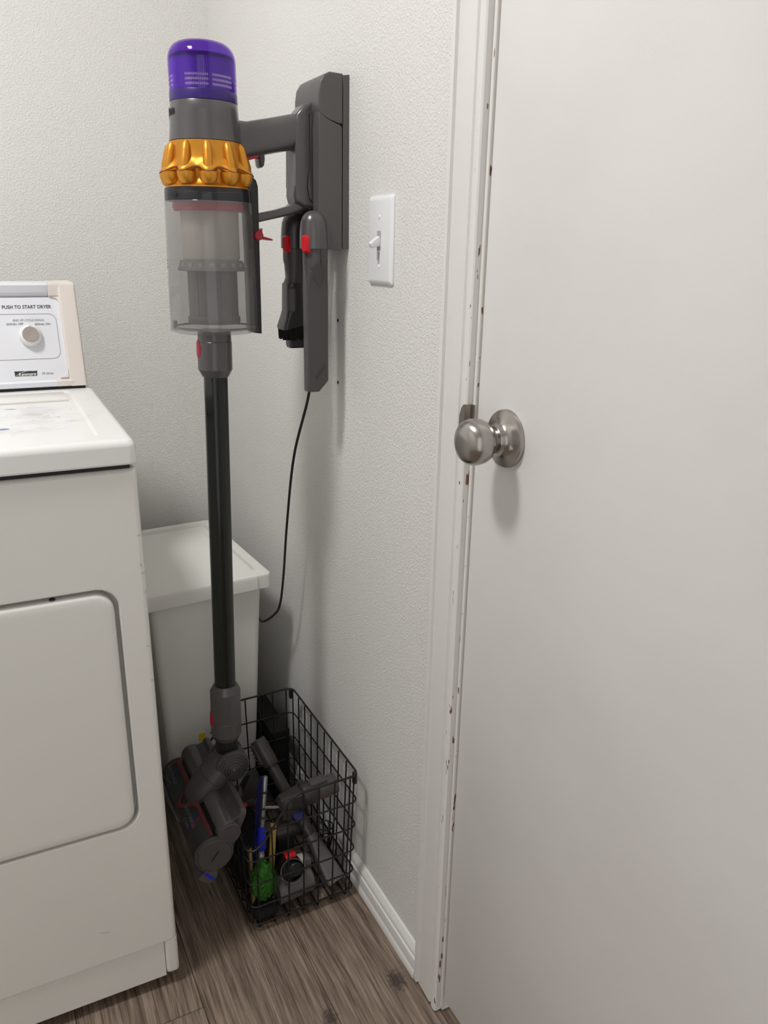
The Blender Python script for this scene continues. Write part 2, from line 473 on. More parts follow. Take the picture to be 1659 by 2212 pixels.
# ================================================================== SETTING
# floor: a slab and its planks running along the right wall
floor = struct(mk('floor', B().box(-1.92, 0.14, -2.72, 0.02, -0.06, -0.006), 'gap_dark'))
pw, pl = 0.180, 1.22
edges = [-0.150 + pw*k for k in range(-10, 3)]
for ci in range(len(edges)-1):
    x0, x1 = edges[ci], edges[ci+1]
    st = 0.75 + (ci*0.47) % pl
    ys = [0.02]
    y = -((st) % pl)
    while y > -2.7:
        ys.append(y); y -= pl
    ys.append(-2.72)
    for k in range(len(ys)-1):
        a, c = max(x0, -1.92), min(x1, 0.14)
        if c - a < 0.01 or ys[k]-ys[k+1] < 0.02: continue
        mk('plank', B().box(a+0.0004, c-0.0004, ys[k+1]+0.0004, ys[k]-0.0004, -0.0065, 0.0, 0.0007, 1), 'plank_wood', floor)

struct(mk('wall_back', B().box(-2.02, 0.12, 0.0, 0.12, -0.06, 2.44), 'wall_paint'))
wr = B()
wr.box(0, 0.12, -1.024, 0.0, -0.06, 2.44)
wr.box(0, 0.12, -2.72, -1.846, -0.06, 2.44)
wr.box(0, 0.12, -1.846, -1.024, 2.056, 2.44)
wall_right = struct(mk('wall_right', wr, 'wall_paint'))
for (y, z) in ((-0.634, 1.0217), (-0.634, 0.9245)):
    mm = Matrix.Translation((0, y, z)) @ Matrix.Rotation(-PI/2, 4, 'Y')
    mk('screw_hole', B().lathe([(0, 0.0005), (0.0022, 0.0008), (0.0030, 0.0)], n=10, mtx=mm), 'gap_dark', wall_right)
struct(mk('wall_left', B().box(-2.02, -1.92, -2.72, 0.0, -0.06, 2.44), 'wall_paint'))
wf = B()  # unseen wall behind the camera; open doorway added to let in fill light
wf.box(-2.02, -1.55, -2.84, -2.72, -0.06, 2.44)
wf.box(-0.45, 0.12, -2.84, -2.72, -0.06, 2.44)
wf.box(-1.55, -0.45, -2.84, -2.72, 2.06, 2.44)
struct(mk('wall_front', wf, 'wall_paint'))
struct(mk('ceiling', B().box(-2.02, 0.12, -2.84, 0.12, 2.44, 2.54), 'ceiling_paint'))

bb_prof = [(0.0, 0.0), (0.0135, 0.0), (0.0140, 0.004), (0.0125, 0.014), (0.0112, 0.016), (0.0118, 0.030), (0.0108, 0.0365),
           (0.0085, 0.0380), (0.0092, 0.0425), (0.0080, 0.0475), (0.0030, 0.0545), (0.0, 0.0555)]
bR = B().prism(bb_prof, -0.9555, -0.0, lambda u, v, d: (-u, d, v))
struct(mk('baseboard_right', bR, 'trim_paint', ang=25))
bK = B().prism(bb_prof, -1.92, -0.0135, lambda u, v, d: (d, -u, v))
struct(mk('baseboard_back', bK, 'trim_paint', ang=25))

# door casing, jamb, door
def casing(y_out, sgn):
    P = [(0, 0), (0.0105, 0), (0.0130, 0.0025), (0.0130, 0.0095), (0.0092, 0.0106), (0.0100, 0.0122), (0.0108, 0.0300), (0.0120, 0.0490),
         (0.0090, 0.0506), (0.0100, 0.0520), (0.0126, 0.0550), (0.0134, 0.0610), (0.0128, 0.0655), (0.0112, 0.0672), (0.0, 0.0672)]
    return [(-u, y_out + sgn*v) for u, v in P]
struct(mk('trim_1', B().prism(casing(-0.9555, -1), 0.003, 2.12, lambda u, v, d: (u, v, d)), 'casing_paint', ang=25))
struct(mk('trim_2', B().box(-0.0045, 0.12, -1.0278, -1.0228, 0.012, 2.052, 0.0018, 3), 'jamb_paint'))
struct(mk('trim_3', B().prism(casing(-1.9146, 1), 0.003, 2.12, lambda u, v, d: (u, v, d)), 'trim_paint', ang=25))
struct(mk('trim_4', B().box(-0.0128, 0.0, -1.9146, -0.9555, 2.1205, 2.185, 0.003), 'trim_paint'))
struct(mk('trim_5', B().box(-0.0045, 0.12, -1.8460, -1.8412, 0.012, 2.052, 0.0018, 3), 'trim_paint'))
door = struct(mk('door_1', B().box(-0.0015, 0.034, -1.8395, -1.0300, 0.030, 2.045, 0.0012, 2), 'door_paint'))
# strike plate lip curls out of the jamb behind the knob
st = B()
ring_pts = []
lip = [(-1.0292, -0.0050), (-1.0236, -0.0056), (-1.0233, -0.0115), (-1.0218, -0.0140), (-1.0120, -0.0146)]
for z, cut in ((0.958, 0.0), (0.9535, 0.004), (0.944, 0.0078), (0.928, 0.0078), (0.919, 0.004), (0.915, 0.0)):
    ring_pts.append((z, cut))
rings = []
for (z, cut) in ring_pts:
    top = []
    for (yy, xx) in lip:
        y2 = yy if yy < -1.019 else -1.0200 + cut
        top.append(Vector((xx-0.0006, y2, z)))
    bot = [Vector((p.x+0.0009, p.y, p.z)) for p in top[::-1]]
    rings.append(top + bot)
st.loft(rings)
jamb = bpy.data.objects['trim_2']
mk('strike_plate', st, 'strike_metal', jamb, 40, 'worn dark metal strike plate')

KY, KZ = -1.0894, 0.931
mk_m = Matrix.Translation((-0.0015, KY, KZ)) @ Matrix.Rotation(-PI/2, 4, 'Y')   # local z -> -x
kn = mk('door_knob', B().lathe([(0.0, 0.0610), (0.0080, 0.0607), (0.0150, 0.0594), (0.0205, 0.0566), (0.0240, 0.0522), (0.0256, 0.0470), (0.0257, 0.0420),
     (0.0248, 0.0365), (0.0226, 0.0315), (0.0190, 0.0275), (0.0150, 0.0250), (0.0128, 0.0238), (0.0124, 0.0215), (0.0124, 0.0160), (0.0, 0.0160)], n=64, mtx=mk_m), 'nickel', door, 40, 'round satin nickel knob')
mk('rosette', B().lathe([(0.0, 0.0185), (0.0150, 0.0185), (0.0158, 0.0176), (0.0160, 0.0140), (0.0185, 0.0110), (0.0240, 0.0080), (0.0290, 0.0064), (0.0318, 0.0052),
     (0.0326, 0.0035), (0.0326, 0.0), (0.0, 0.0)], n=64, mtx=mk_m), 'nickel', kn, 40)
sm = Matrix.Translation((-0.0108, KY-0.0195, KZ-0.0060)) @ Matrix.Rotation(-PI/2, 4, 'Y')
mk('screw', B().lathe([(0.0, 0.0022), (0.0022, 0.0020), (0.0034, 0.0010), (0.0036, -0.003), (0, -0.003)], n=20, mtx=sm)
   .box(-0.0014, 0.0014, -0.0004, 0.0004, 0.0018, 0.0026, 0, 1, sm).box(-0.0004, 0.0004, -0.0014, 0.0014, 0.0018, 0.0026, 0, 1, sm), 'screw_steel', kn)

# ================================================================== CEILING LAMP (above the frame)
lamp = thing('ceiling_light', 'round white flush ceiling lamp with a glowing diffuser', 'ceiling light', LAMP)
mk('base_plate', B().lathe([(0, 2.44), (0.165, 2.44), (0.168, 2.43), (0.165, 2.416), (0, 2.416)], (LAMP.x, LAMP.y), 48), 'lamp_base', lamp)
mk('diffuser', B().lathe([(0, 2.415), (0.150, 2.415), (0.150, 2.413), (0.146, 2.4105), (0.10, 2.4095), (0.05, 2.409), (0, 2.409)], (LAMP.x, LAMP.y), 48), 'lamp_glow', lamp)

# ================================================================== LIGHT SWITCH
SY, SZ = -0.7807, 1.1396
sw = thing('light_switch', 'white toggle light switch plate on the wall between vacuum and door', 'light switch', (0, SY, SZ))
pp = B()
def plate_ring(ins, x):
    return [Vector((x, SY+u, SZ+v)) for u, v in rrect(-0.035+ins, 0.035-ins, -0.05715+ins, 0.05715-ins, 0.003, 4)]
pp.loft([plate_ring(0, 0.0), plate_ring(0, -0.0022), plate_ring(0.0015, -0.0038), plate_ring(0.0045, -0.0054), plate_ring(0.0060, -0.0057)])
plate = mk('cover_plate', pp, 'switch_white', sw, 25)
mk('toggle_slot', B().box(-0.0062, -0.0050, SY-0.0052, SY+0.0052, SZ-0.0125, SZ+0.0125, 0.0002, 1), 'switch_slot', plate)
tm = Matrix.Translation((-0.005, SY, SZ)) @ Matrix.Rotation(math.radians(-26), 4, 'Y')
tg = B()
tg.loft([[tm @ Vector((-x, u, v)) for u, v in rrect(-w_, w_, -h_, h_, 0.0014, 3)] for x, w_, h_ in ((0.0, 0.0045, 0.0065), (0.006, 0.0043, 0.0058), (0.0145, 0.0038, 0.0040), (0.0158, 0.0030, 0.0030))])
mk('toggle', tg, 'switch_white', sw, 30)
mk('dimmer_slit', B().box(-0.0060, -0.0050, SY-0.0022, SY+0.0022, SZ-0.0305, SZ-0.0150, 0.0002, 1), 'switch_slot', plate)
for dz in (0.0302, -0.0335):
    mm = Matrix.Translation((-0.0052, SY, SZ+dz)) @ Matrix.Rotation(-PI/2, 4, 'Y')
    mk('screw', B().lathe([(0, 0.0016), (0.0022, 0.0014), (0.0032, 0.0004), (0.0033, -0.001), (0, -0.001)], n=20, mtx=mm)
       .box(-0.0028, 0.0028, -0.0003, 0.0003, 0.0012, 0.0018, 0, 1, mm), 'switch_white', plate)

# ================================================================== DRYER
dry = thing('clothes_dryer', 'white enamel clothes dryer with a control console, standing on the vinyl plank floor', 'dryer', (-0.3503, -0.7904, 0), -0.0241, local=True)
DW, DD = 0.737, 0.665
def fr(pts, y): return [Vector((u, y, v)) for u, v in pts]
def outer(n_pts, x0, x1, z0, z1, r): return rrect(x0, x1, z0, z1, r, 8)
cab = B()
R0 = rrect(-DW, 0, 0.094, 0.8605, 0.0035, 8)
R1 = rrect(-DW+0.007, -0.007, 0.0945, 0.8555, 0.004, 8)
RC = rrect(-0.701, -0.0360, 0.3212, 0.7052, 0.030, 8)
RD = rrect(-0.699, -0.0378, 0.3230, 0.7034, 0.029, 8)
RE = rrect(-0.6985, -0.0385, 0.3235, 0.7028, 0.0285, 8)
cab.loft([fr(R0, DD), fr(R0, 0.010), fr(rrect(-DW+0.002, -0.002, 0.094, 0.8590, 0.0035, 8), 0.0035), fr(R1, 0.0), fr(RC, 0.0), fr(RD, 0.0012), fr(RE, 0.004), fr(RE, 0.020)])
cabinet = mk('cabinet', cab, 'enamel', dry, 40, wn=True)
mk('kick_panel', B().box(-DW+0.0208, -0.0208, 0.0022, 0.05, 0.0225, 0.0938, 0.0012, 2), 'enamel', dry, wn=True)
for (x0, x1) in ((-0.0205, 0.0), (-DW, -DW+0.0205)):
    cp = B()
    sec = rrect(x0, x1, 0.0, 0.06, 0.006, 4)
    def sc(pts, cx, cy, k): return [((u-cx)*k+cx, (v-cy)*k+cy) for u, v in pts]
    cp.loft([[Vector((u, v, z)) for u, v in sc(sec, (x0+x1)/2, 0.03, k)] for z, k in ((0.0215, 0.5), (0.0235, 0.8), (0.028, 0.97), (0.034, 1.0), (0.0938, 1.0))])
    mk('corner_post', cp, 'enamel', dry, 40, wn=True)
mk('base_frame', B().box(-DW+0.01, -0.01, 0.05, DD, 0.026, 0.0938, 0.001, 1), 'enamel', dry)
for (fx, fy) in ((-0.06, 0.07), (-DW+0.06, 0.07), (-0.06, DD-0.06), (-DW+0.06, DD-0.06)):
    mk('levelling_foot', B().lathe([(0, 0), (0.017, 0), (0.018, 0.004), (0.015, 0.010), (0.006, 0.012), (0.006, 0.03), (0, 0.03)], (fx, fy), 16), 'foot_rubber', dry)
for (x0, z0, dx, dz) in ((-0.0080, 0.7695, 0.0060, 0.0022), (-0.0062, 0.7320, 0.0012, -0.0060), (-0.0075, 0.7165, 0.0062, 0.0016), (-0.0040, 0.6870, 0.0022, 0.0060),
                         (-0.0085, 0.6100, 0.0050, -0.0006), (-0.0060, 0.5570, 0.0045, -0.0012), (-0.1120, 0.1530, 0.0160, -0.0050), (-0.0200, 0.3000, 0.0012, 0.0010), (-0.3, 0.57, 0.004, 0.001)):
    n_ = Vector((-dz, 0, dx)).normalized()*0.00035
    p0 = Vector((x0, 0, z0)); p1 = Vector((x0+dx, 0, z0+dz))
    sc_ = B()
    sc_.loft([[p0-n_*0.3+Vector((0, h, 0)), (p0+p1)/2-n_+Vector((0, h, 0)), p1-n_*0.3+Vector((0, h, 0)), p1+n_*0.3+Vector((0, h, 0)), (p0+p1)/2+n_+Vector((0, h, 0)), p0+n_*0.3+Vector((0, h, 0))] for h in (0.0008, -0.00015)])
    mk('scuff_mark', sc_, 'knob_taupe', cabinet)
# drum door
dd = B()
def dr(ins, y): return fr(rrect(-0.692+ins, -0.0436-ins, 0.3262+ins, 0.6972-ins, max(0.026-ins, 0.008), 8), y)
dd.loft([dr(0, 0.018), dr(0, 0.006), dr(0.0008, 0.0022), dr(0.0028, 0.0002), dr(0.006, -0.0008), dr(0.014, -0.0010)])
ddoor = mk('drum_door', dd, 'enamel', dry, 40, wn=True)
mk('door_catch', B().lathe([(0, 0.0), (0.0035, 0.0), (0.0042, -0.0015), (0.0, -0.0015)], n=16, mtx=Matrix.Translation((-0.1173, 0.006, 0.6990))), 'gap_dark', dry)
# top lid panel with sunk working area
tp = B()
LZ0, LZ1 = 0.8668, 0.8995
def tr_(ins, z, r=0.012): return [Vector((u, v, z)) for u, v in rrect(-DW-0.0015+ins, 0.0015-ins, -0.0055+ins, DD-ins, r, 8)]
wa = lambda ins, z: [Vector((u, v, z)) for u, v in rrect(-0.699+ins, -0.0370-ins, 0.0275+ins, 0.388-ins, 0.014, 8)]
tp.loft([tr_(0.004, LZ0), tr_(0.001, LZ0+0.0006), tr_(0.0, LZ0+0.003), tr_(0.0005, LZ1-0.010), tr_(0.0022, LZ1-0.005), tr_(0.0055, LZ1-0.0018), tr_(0.0105, LZ1), wa(0, LZ1), wa(0.003, LZ1-0.0022), wa(0.006, LZ1-0.0030)])
top = mk('top_panel', tp, 'enamel_dirty', dry, 40, wn=True)
mk('lint_lid', B().box(-0.56, -0.0490, 0.302, 0.372, LZ1-0.004, LZ1+0.0006, 0.002, 2), 'enamel', dry)
mk('shadow_gap', B().box(-DW+0.01, -0.008, 0.006, DD-0.01, 0.8603, 0.8670), 'gap_dark', dry)
# console
CB, CT, CZ0, CZ1 = 0.400, 0.4500, 0.9045, 1.0660
cv = Vector((0, CT-CB, CZ1-CZ0)); CL = cv.length; cv.normalize()
cn = Vector((1, 0, 0)).cross(cv); cn.normalize()      # points out of the panel?
if cn.y > 0: cn = -cn
def cpt(u, v, h=0.0): return Vector((u, CB, CZ0)) + cv*v + cn*h
con = B()
side = [(CB+0.0010, CZ0), (CB+0.004, CZ0+0.004), (CT+0.004, CZ1-0.004), (CT+0.010, CZ1), (CT+0.075, CZ1), (CT+0.105, CZ1-0.02), (CT+0.115, CZ0)]
con.prism(side, -DW+0.05, -0.0455, lambda u, v, d: (d, u, v))
cons = mk('console', con, 'console_white', dry, 30)
tb = B()   # overhanging top bar
tb.prism([(CT-0.0105, CZ1-0.014), (CT-0.012, CZ1-0.003), (CT-0.008, CZ1+0.001), (CT+0.03, CZ1+0.001), (CT+0.03, CZ1-0.016), (CT-0.003, CZ1-0.022)], -DW+0.052, -0.0515, lambda u, v, d: (d, u, v), 0.001)
mk('top_bar', tb, 'console_white', cons, 30)
mk('bottom_lip', B().prism([(CB-0.003, CZ0+0.0005), (CB-0.003, CZ0+0.008), (CB+0.004, CZ0+0.0115), (CB+0.02, CZ0+0.0115), (CB+0.02, CZ0+0.0005)], -DW+0.04, -0.0405, lambda u, v, d: (d, u, v)), 'console_white', cons, 30)
# end cap: solid bevelled cheek with an inner concave edge
ec = B()
prof_out = [(CB-0.004, CZ0), (CT-0.013, CZ1-0.004), (CT-0.010, CZ1), (CT-0.002, CZ1+0.0015), (CT+0.078, CZ1+0.0015), (CT+0.108, CZ1-0.02), (CT+0.118, CZ0)]
ec.prism(prof_out, -0.0365, -0.0092, lambda u, v, d: (d, u, v), 0.0035, 3)
ec.prism([(CT-0.0115, CZ1-0.019), (CT-0.0125, CZ1-0.004), (CT-0.010, CZ1+0.0005), (CT+0.05, CZ1+0.0015), (CT+0.05, CZ1-0.024), (CT-0.002, CZ1-0.026)], -0.0515, -0.03, lambda u, v, d: (d, u, v), 0.0012)
ec.prism([(CB-0.0035, CZ0+0.0004), (CB-0.0035, CZ0+0.0085), (CB+0.004, CZ0+0.013), (CB+0.03, CZ0+0.013), (CB+0.03, CZ0+0.0004)], -0.0560, -0.03, lambda u, v, d: (d, u, v), 0.0012)
# rounded inner fillets between cheek and bars
for (vc, sg) in ((CL-0.0225, -1), (0.0135, 1)):
    poly = [(0, 0)]
    for k in range(7):
        a = PI/2*k/6
        poly.append((-0.012 + 0.012*math.sin(a)-0.0, sg*(0.012 - 0.012*math.cos(a))) if False else (-(0.013 - 0.013*math.sin(a)), sg*(0.013 - 0.013*math.cos(a))))
    ec.prism([(-0.0362+u, vc+v) for u, v in poly], -0.004, 0.0040, lambda u, v, d: cpt(u, v, d))
mk('end_cap', ec, 'cream_plastic', cons, 35, 'cream plastic end cap', wn=True)
mk('console_gap', B().box(-DW+0.02, -0.012, CB+0.001, CT+0.11, LZ1-0.0008, CZ0+0.0008), 'gap_dark', dry)
def ctext(body, u, v, size, mat, shear=0.0, width=None, h=0.0012, bold=0.0, nm='printed_lettering'):
    me = text_mesh(body, size, 'CENTER', shear, 0.00012, 1.0, bold)
    xs = [q.co.x for q in me.vertices]; k = 1.0
    if width: k = width/(max(xs)-min(xs))
    cx = (max(xs)+min(xs))/2
    return mk(nm, B().mesh(me, lambda c: cpt(u+(c.x-cx)*k, v+c.y, h+c.z)), mat, cons)
FH = 0.00135
cons_face = B().loft([[cpt(u, v, hh) for u, v in rrect(-DW+0.056, -0.0350, 0.0105, CL-0.0235, 0.002, 6)] for hh in (-0.004, 0.0006, 0.0010)])
mk('control_panel', cons_face, 'console_white', cons, 30)
ctext('PUSH TO START DRYER', -0.0856, 0.1300, 0.0078, 'ink_dark', width=0.0733, bold=0.00012)
ctext('END OF CYCLE SIGNAL', -0.0856, 0.1087, 0.0050, 'ink_grey', 0.25, 0.0470)
ctext('SIGNAL OFF', -0.1066, 0.1028, 0.0048, 'ink_dark', width=0.0248)
ctext('SIGNAL ON', -0.0656, 0.1019, 0.0048, 'ink_dark', width=0.0234)
# printed outline round the knob
ro = rrect(-0.330, -0.0437, 0.0455, 0.1190, 0.012, 8)
ri = rrect(-0.3295, -0.0442, 0.0460, 0.1185, 0.0115, 8)
ol = B()
ol.loft([[cpt(u, v, 0.0011) for u, v in ro], [cpt(u, v, 0.00135) for u, v in ro], [cpt(u, v, 0.00135) for u, v in ri], [cpt(u, v, 0.0011) for u, v in ri]], False, False, True)
mk('printed_outline', ol, 'ink_grey', cons)
# logo block: black parallelogram, white italic name with a swoosh above it
lg = B().prism([(-0.1168, 0.0190), (-0.0842, 0.0188), (-0.0833, 0.0272), (-0.0880, 0.0262), (-0.0930, 0.0268), (-0.1172, 0.0272)], 0.0011, 0.0013, lambda u, v, d: cpt(u, v, d))
mk('logo_block', lg, 'ink_dark', cons)
ctext('Kenmore', -0.0985, 0.0218, 0.0076, 'ink_white', 0.3, 0.0262, 0.0015, 0.0001)
sw_ = B()
top_c = [(-0.1155 + 0.0305*t, 0.0200 + 0.0072*math.sin(PI*0.5*min(1, t*1.5))) for t in [k/12 for k in range(13)]]
sw_.tube([cpt(u, v, 0.0014) for u, v in top_c], 0.0003, 5)
mk('logo_swoosh', sw_, 'ink_white', cons)
ctext('70 Series', -0.0679, 0.0217, 0.0052, 'ink_grey', 0.2, 0.0175)
# selector knob
km = Matrix.Translation(cpt(-0.0860, 0.0838, 0.001)) @ Vector((0, 0, 1)).rotation_difference(cn).to_matrix().to_4x4()
kb = mk('selector_knob', B().lathe([(0, 0), (0.0172, 0), (0.0175, 0.002), (0.0168, 0.006), (0.0150, 0.0095), (0.0132, 0.0112), (0.0125, 0.0116), (0, 0.0116)], n=40, mtx=km), 'knob_white', cons, 35)
mk('knob_cap', B().lathe([(0.0, 0.0122), (0.006, 0.0126), (0.0105, 0.0138), (0.0120, 0.0136), (0.0124, 0.0126), (0.0124, 0.0110), (0, 0.0110)], n=40, mtx=km), 'knob_taupe', kb, 35, 'taupe dished cap')
mk('knob_pointer', B().box(-0.0012, 0.0012, 0.0125, 0.0172, 0.006, 0.0122, 0.0004, 1, km), 'knob_white', kb)

# ================================================================== STORAGE BIN
LID = 0.53
sb = thing('storage_bin', 'tall white plastic lidded storage bin between dryer and right wall', 'storage bin', (-0.0535, -0.4445, 0), 0.0577, local=True)
W_, D_ = 0.250, 0.362
bd = B()
def bq(ix, iy, z, r=0.014): return [Vector((u, v, z)) for u, v in rrect(-W_+ix, -ix, iy, D_-iy, r, 5)]
bd.loft([bq(0.040, 0.032, 0.0), bq(0.0385, 0.0305, 0.004), bq(0.0165, 0.0135, 0.505), bq(0.0185, 0.0155, 0.505), bq(0.040, 0.032, 0.006)], True, True)
body = mk('body', bd, 'bin_plastic', sb, 40, wn=True)
# lid: raised frame at back and sides, sunk flap with a front lip
ld = B()
def lq(i, z, r=0.010): return [Vector((u, v, z)) for u, v in rrect(-W_+i, -i, i, D_-i, r, 5)]
ld.loft([lq(0.0015, LID-0.0290), lq(0.0, LID-0.0285), lq(0.0, LID-0.006), lq(0.0015, LID-0.0018), lq(0.0050, LID),
         [Vector((u, v, LID)) for u, v in rrect(-W_+0.012, -0.022, 0.030, D_-0.020, 0.004, 5)],
         [Vector((u, v, LID-0.0075)) for u, v in rrect(-W_+0.014, -0.024, 0.032, D_-0.022, 0.004, 5)]], True, True)
lid = mk('lid', ld, 'bin_plastic', sb, 35, wn=True)
fl = B()
fx0, fx1 = -W_+0.006, -0.0310
fprof = [(0.020, LID-0.012), (-0.0022, LID-0.0285), (-0.0030, LID-0.027), (-0.0026, LID-0.006), (0.0, LID-0.0008), (0.0045, LID+0.0012), (0.28, LID-0.0010), (0.30, LID-0.0040), (0.30, LID-0.008), (0.03, LID-0.008)]
fl.prism(fprof, fx0, fx1, lambda u, v, d: (d, u, v), 0.0008, 1)
mk('flap', fl, 'bin_plastic', lid, 30, wn=True)
mk('flap_rib', B().box(-0.0430, -0.0400, 0.06, 0.27, LID-0.003, LID+0.0018, 0.0008, 1), 'bin_plastic', lid)
# price label stuck on the front (front face leans in towards the base)
lab = B()
def bf(x, z, h): return Vector((x, 0.0305 - (0.0305-0.0135)*(z-0.004)/0.501 - h, z))
for (x0, x1, z0, z1) in ((-0.1580, -0.1455, 0.186, 0.203),):
    lab.loft([[bf(x0, z0, h), bf(x1, z0, h), bf(x1, z1, h), bf(x0, z1, h)] for h in (0.0, 0.0006)])
lb = mk('price_label', lab, 'label_yellow', sb, label='small yellow and white label')
l2 = B()
l2.loft([[bf(-0.156, 0.150, h), bf(-0.1405, 0.150, h), bf(-0.1405, 0.1850, h), bf(-0.156, 0.1850, h)] for h in (0.0, 0.0006)])
mk('barcode_label', l2, 'label_white', sb)
bars = B()
for k in range(5):
    z0 = 0.160 + k*0.0045
    bars.loft([[bf(-0.1535, z0, h), bf(-0.1445+0.002*(k % 2), z0, h), bf(-0.1445+0.002*(k % 2), z0+0.0018, h), bf(-0.1535, z0+0.0018, h)] for h in (0.0006, 0.0008)])
mk('label_print', bars, 'ink_dark', lb)

# black slim box in the gap between bin and wall
bx = thing('slim_box', 'black slim box standing in the gap between white bin and right wall', 'box', (-0.045, -0.375, 0))
mk('box_body', B().box(-0.0640, -0.0270, -0.4440, -0.30, 0.0, 0.150, 0.002, 2), 'box_black', bx)
mk('box_lid', B().box(-0.0655, -0.0255, -0.4455, -0.2985, 0.1400, 0.1690, 0.002, 2), 'box_black', bx)

# ================================================================== WALL DOCK
dk = thing('vacuum_wall_dock', 'grey plastic vacuum charging dock screwed to the wall left of the switch', 'dock', (0, -0.628, 1.127))
YN, YF = -0.6725, -0.5835
def xz(u, v, d): return (u, d, v)
mk('back_plate', B().prism([(-0.0001, 1.1285), (-0.0095, 1.1285), (-0.0095, 1.340), (-0.0100, 1.3560), (-0.0001, 1.3575)], YF+0.0002, YN-0.0006, xz, 0.0008, 1), 'dock_grey', dk)
cheek = [(-0.0105, 1.1270), (-0.0480, 1.1270), (-0.0468, 1.2900), (-0.0455, 1.3085), (-0.0420, 1.3030), (-0.0350, 1.2985), (-0.0160, 1.2945), (-0.0115, 1.2920), (-0.0105, 1.2880)]
for (a, b_) in ((YN, -0.6510), (-0.6050, YF-0.003)):
    mk('side_cheek', B().prism(cheek, a, b_, xz, 0.0014, 2), 'dock_grey', dk, 35, wn=True)
mk('core', B().box(-0.0285, -0.0098, -0.6515, -0.6045, 1.1290, 1.300, 0.001, 1), 'vac_dark', dk)
capp = [(-0.0098, 1.2935), (-0.0160, 1.2955), (-0.0350, 1.2995), (-0.0425, 1.3045), (-0.0462, 1.3100), (-0.0466, 1.3300), (-0.0440, 1.3450), (-0.0380, 1.3540), (-0.0300, 1.3585), (-0.0098, 1.3580)]
mk('top_cover', B().prism(capp, YN-0.0004, YF+0.0004, xz, 0.0022, 3), 'dock_grey', dk, 35, wn=True)
# tool cups
cups = []
for (cx, cy) in ((-0.0520, -0.6630), (-0.0550, -0.5950)):
    cu = B()
    prof = [(0.0, 1.1800), (0.0060, 1.1793), (0.0115, 1.1765), (0.0160, 1.1715), (0.0188, 1.1640), (0.0199, 1.1550), (0.0205, 1.1450), (0.0208, 1.1275), (0.0192, 1.1270), (0.0185, 1.1420), (0.0, 1.1430)]
    cu.lathe(prof, (cx, cy), 40)
    c_ = mk('tool_cup', cu, 'vac_grey' if cy < -0.63 else 'vac_dark', dk, 40)
    cups.append(c_)
    # bracket joining the cup to the dock
    mk('cup_bracket', B().box(cx+0.006, -0.030, cy-0.010 if cy < -0.63 else cy-0.008, cy+0.011, 1.1285, 1.1620, 0.002, 2), 'dock_grey', dk)
    rb = B()
    mm = Matrix.Translation((cx-0.0165, cy-0.0105, 1.1335)) @ Matrix.Rotation(math.radians(32), 4, 'Z')
    rb.loft([[mm @ Vector((dx, u, v)) for u, v in rrect(-wv, wv, -hv, hv*1.05, min(wv, hv)*0.8, 5)] for dx, wv, hv in ((0.004, 0.0070, 0.0128), (-0.0015, 0.0066, 0.0122), (-0.0042, 0.0048, 0.0095))])
    mk('release_button', rb, 'red_bright', dk, 40, 'red release button')

# crevice tool under the near cup
ct = thing('crevice_tool', 'long flat grey crevice tool hanging from the wall dock', 'vacuum attachment', (-0.049, -0.663, 0.917))
def ctr(hx, hy, r, z, cx=-0.0500, cy=-0.6630, zs=None):
    L = rrect(-hx, hx, -hy, hy, r, 6)
    L = L[:7] + [(0.0015, hy)] + L[7:21] + [(0.0015, -hy)] + L[21:]
    return [Vector((cx+u, cy+v, z if zs is None else zs(u))) for u, v in L]
cb = B()
cb.loft([ctr(0.0182, 0.0182, 0.0180, 1.1405), ctr(0.0186, 0.0186, 0.0184, 1.1120), ctr(0.0180, 0.0150, 0.0130, 1.1020), ctr(0.0172, 0.0105, 0.0050, 1.0850), ctr(0.0170, 0.0098, 0.0025, 1.0700),
         ctr(0.0170, 0.0090, 0.0022, 0.9400), ctr(0.0170, 0.0088, 0.0022, 0.9, zs=lambda u: 0.9200+max(0, (u-0.0015)*1.05)), ctr(0.0160, 0.0078, 0.0020, 0.9, zs=lambda u: 0.9188+max(0, (u-0.0015)*1.05))])
cbo = mk('blade', cb, 'vac_mid', ct, 30, wn=True)
vb = B()   # V-shaped thickening below the neck
vb.loft([[Vector((-0.0500-0.0140*k, -0.6630-0.0105-0.0035*q, 1.1010)), Vector((-0.0500+0.0140*k, -0.6630-0.0105-0.0035*q, 1.1010)), Vector((-0.0480, -0.6630-0.0098, 1.0700+0.008*(1-k)))] for k, q in ((1.0, -0.6), (0.97, 0.7), (0.7, 1.2))])
mk('neck_web', vb, 'vac_mid', ct, 30)
ho = B()
for i in range(7):
    for j in range(3):
        px_, pz_ = -0.0545+i*0.0024+j*0.0004, 0.9425+i*0.0030-j*0.0026
        mm = Matrix.Translation((px_, -0.6630-0.0089, pz_)) @ Matrix.Rotation(PI/2, 4, 'X')
        ho.lathe([(0, 0.0003), (0.00085, 0.0003), (0.00095, -0.0005), (0, -0.0005)], n=8, mtx=mm)
mk('air_holes', ho, 'vac_black', cbo)

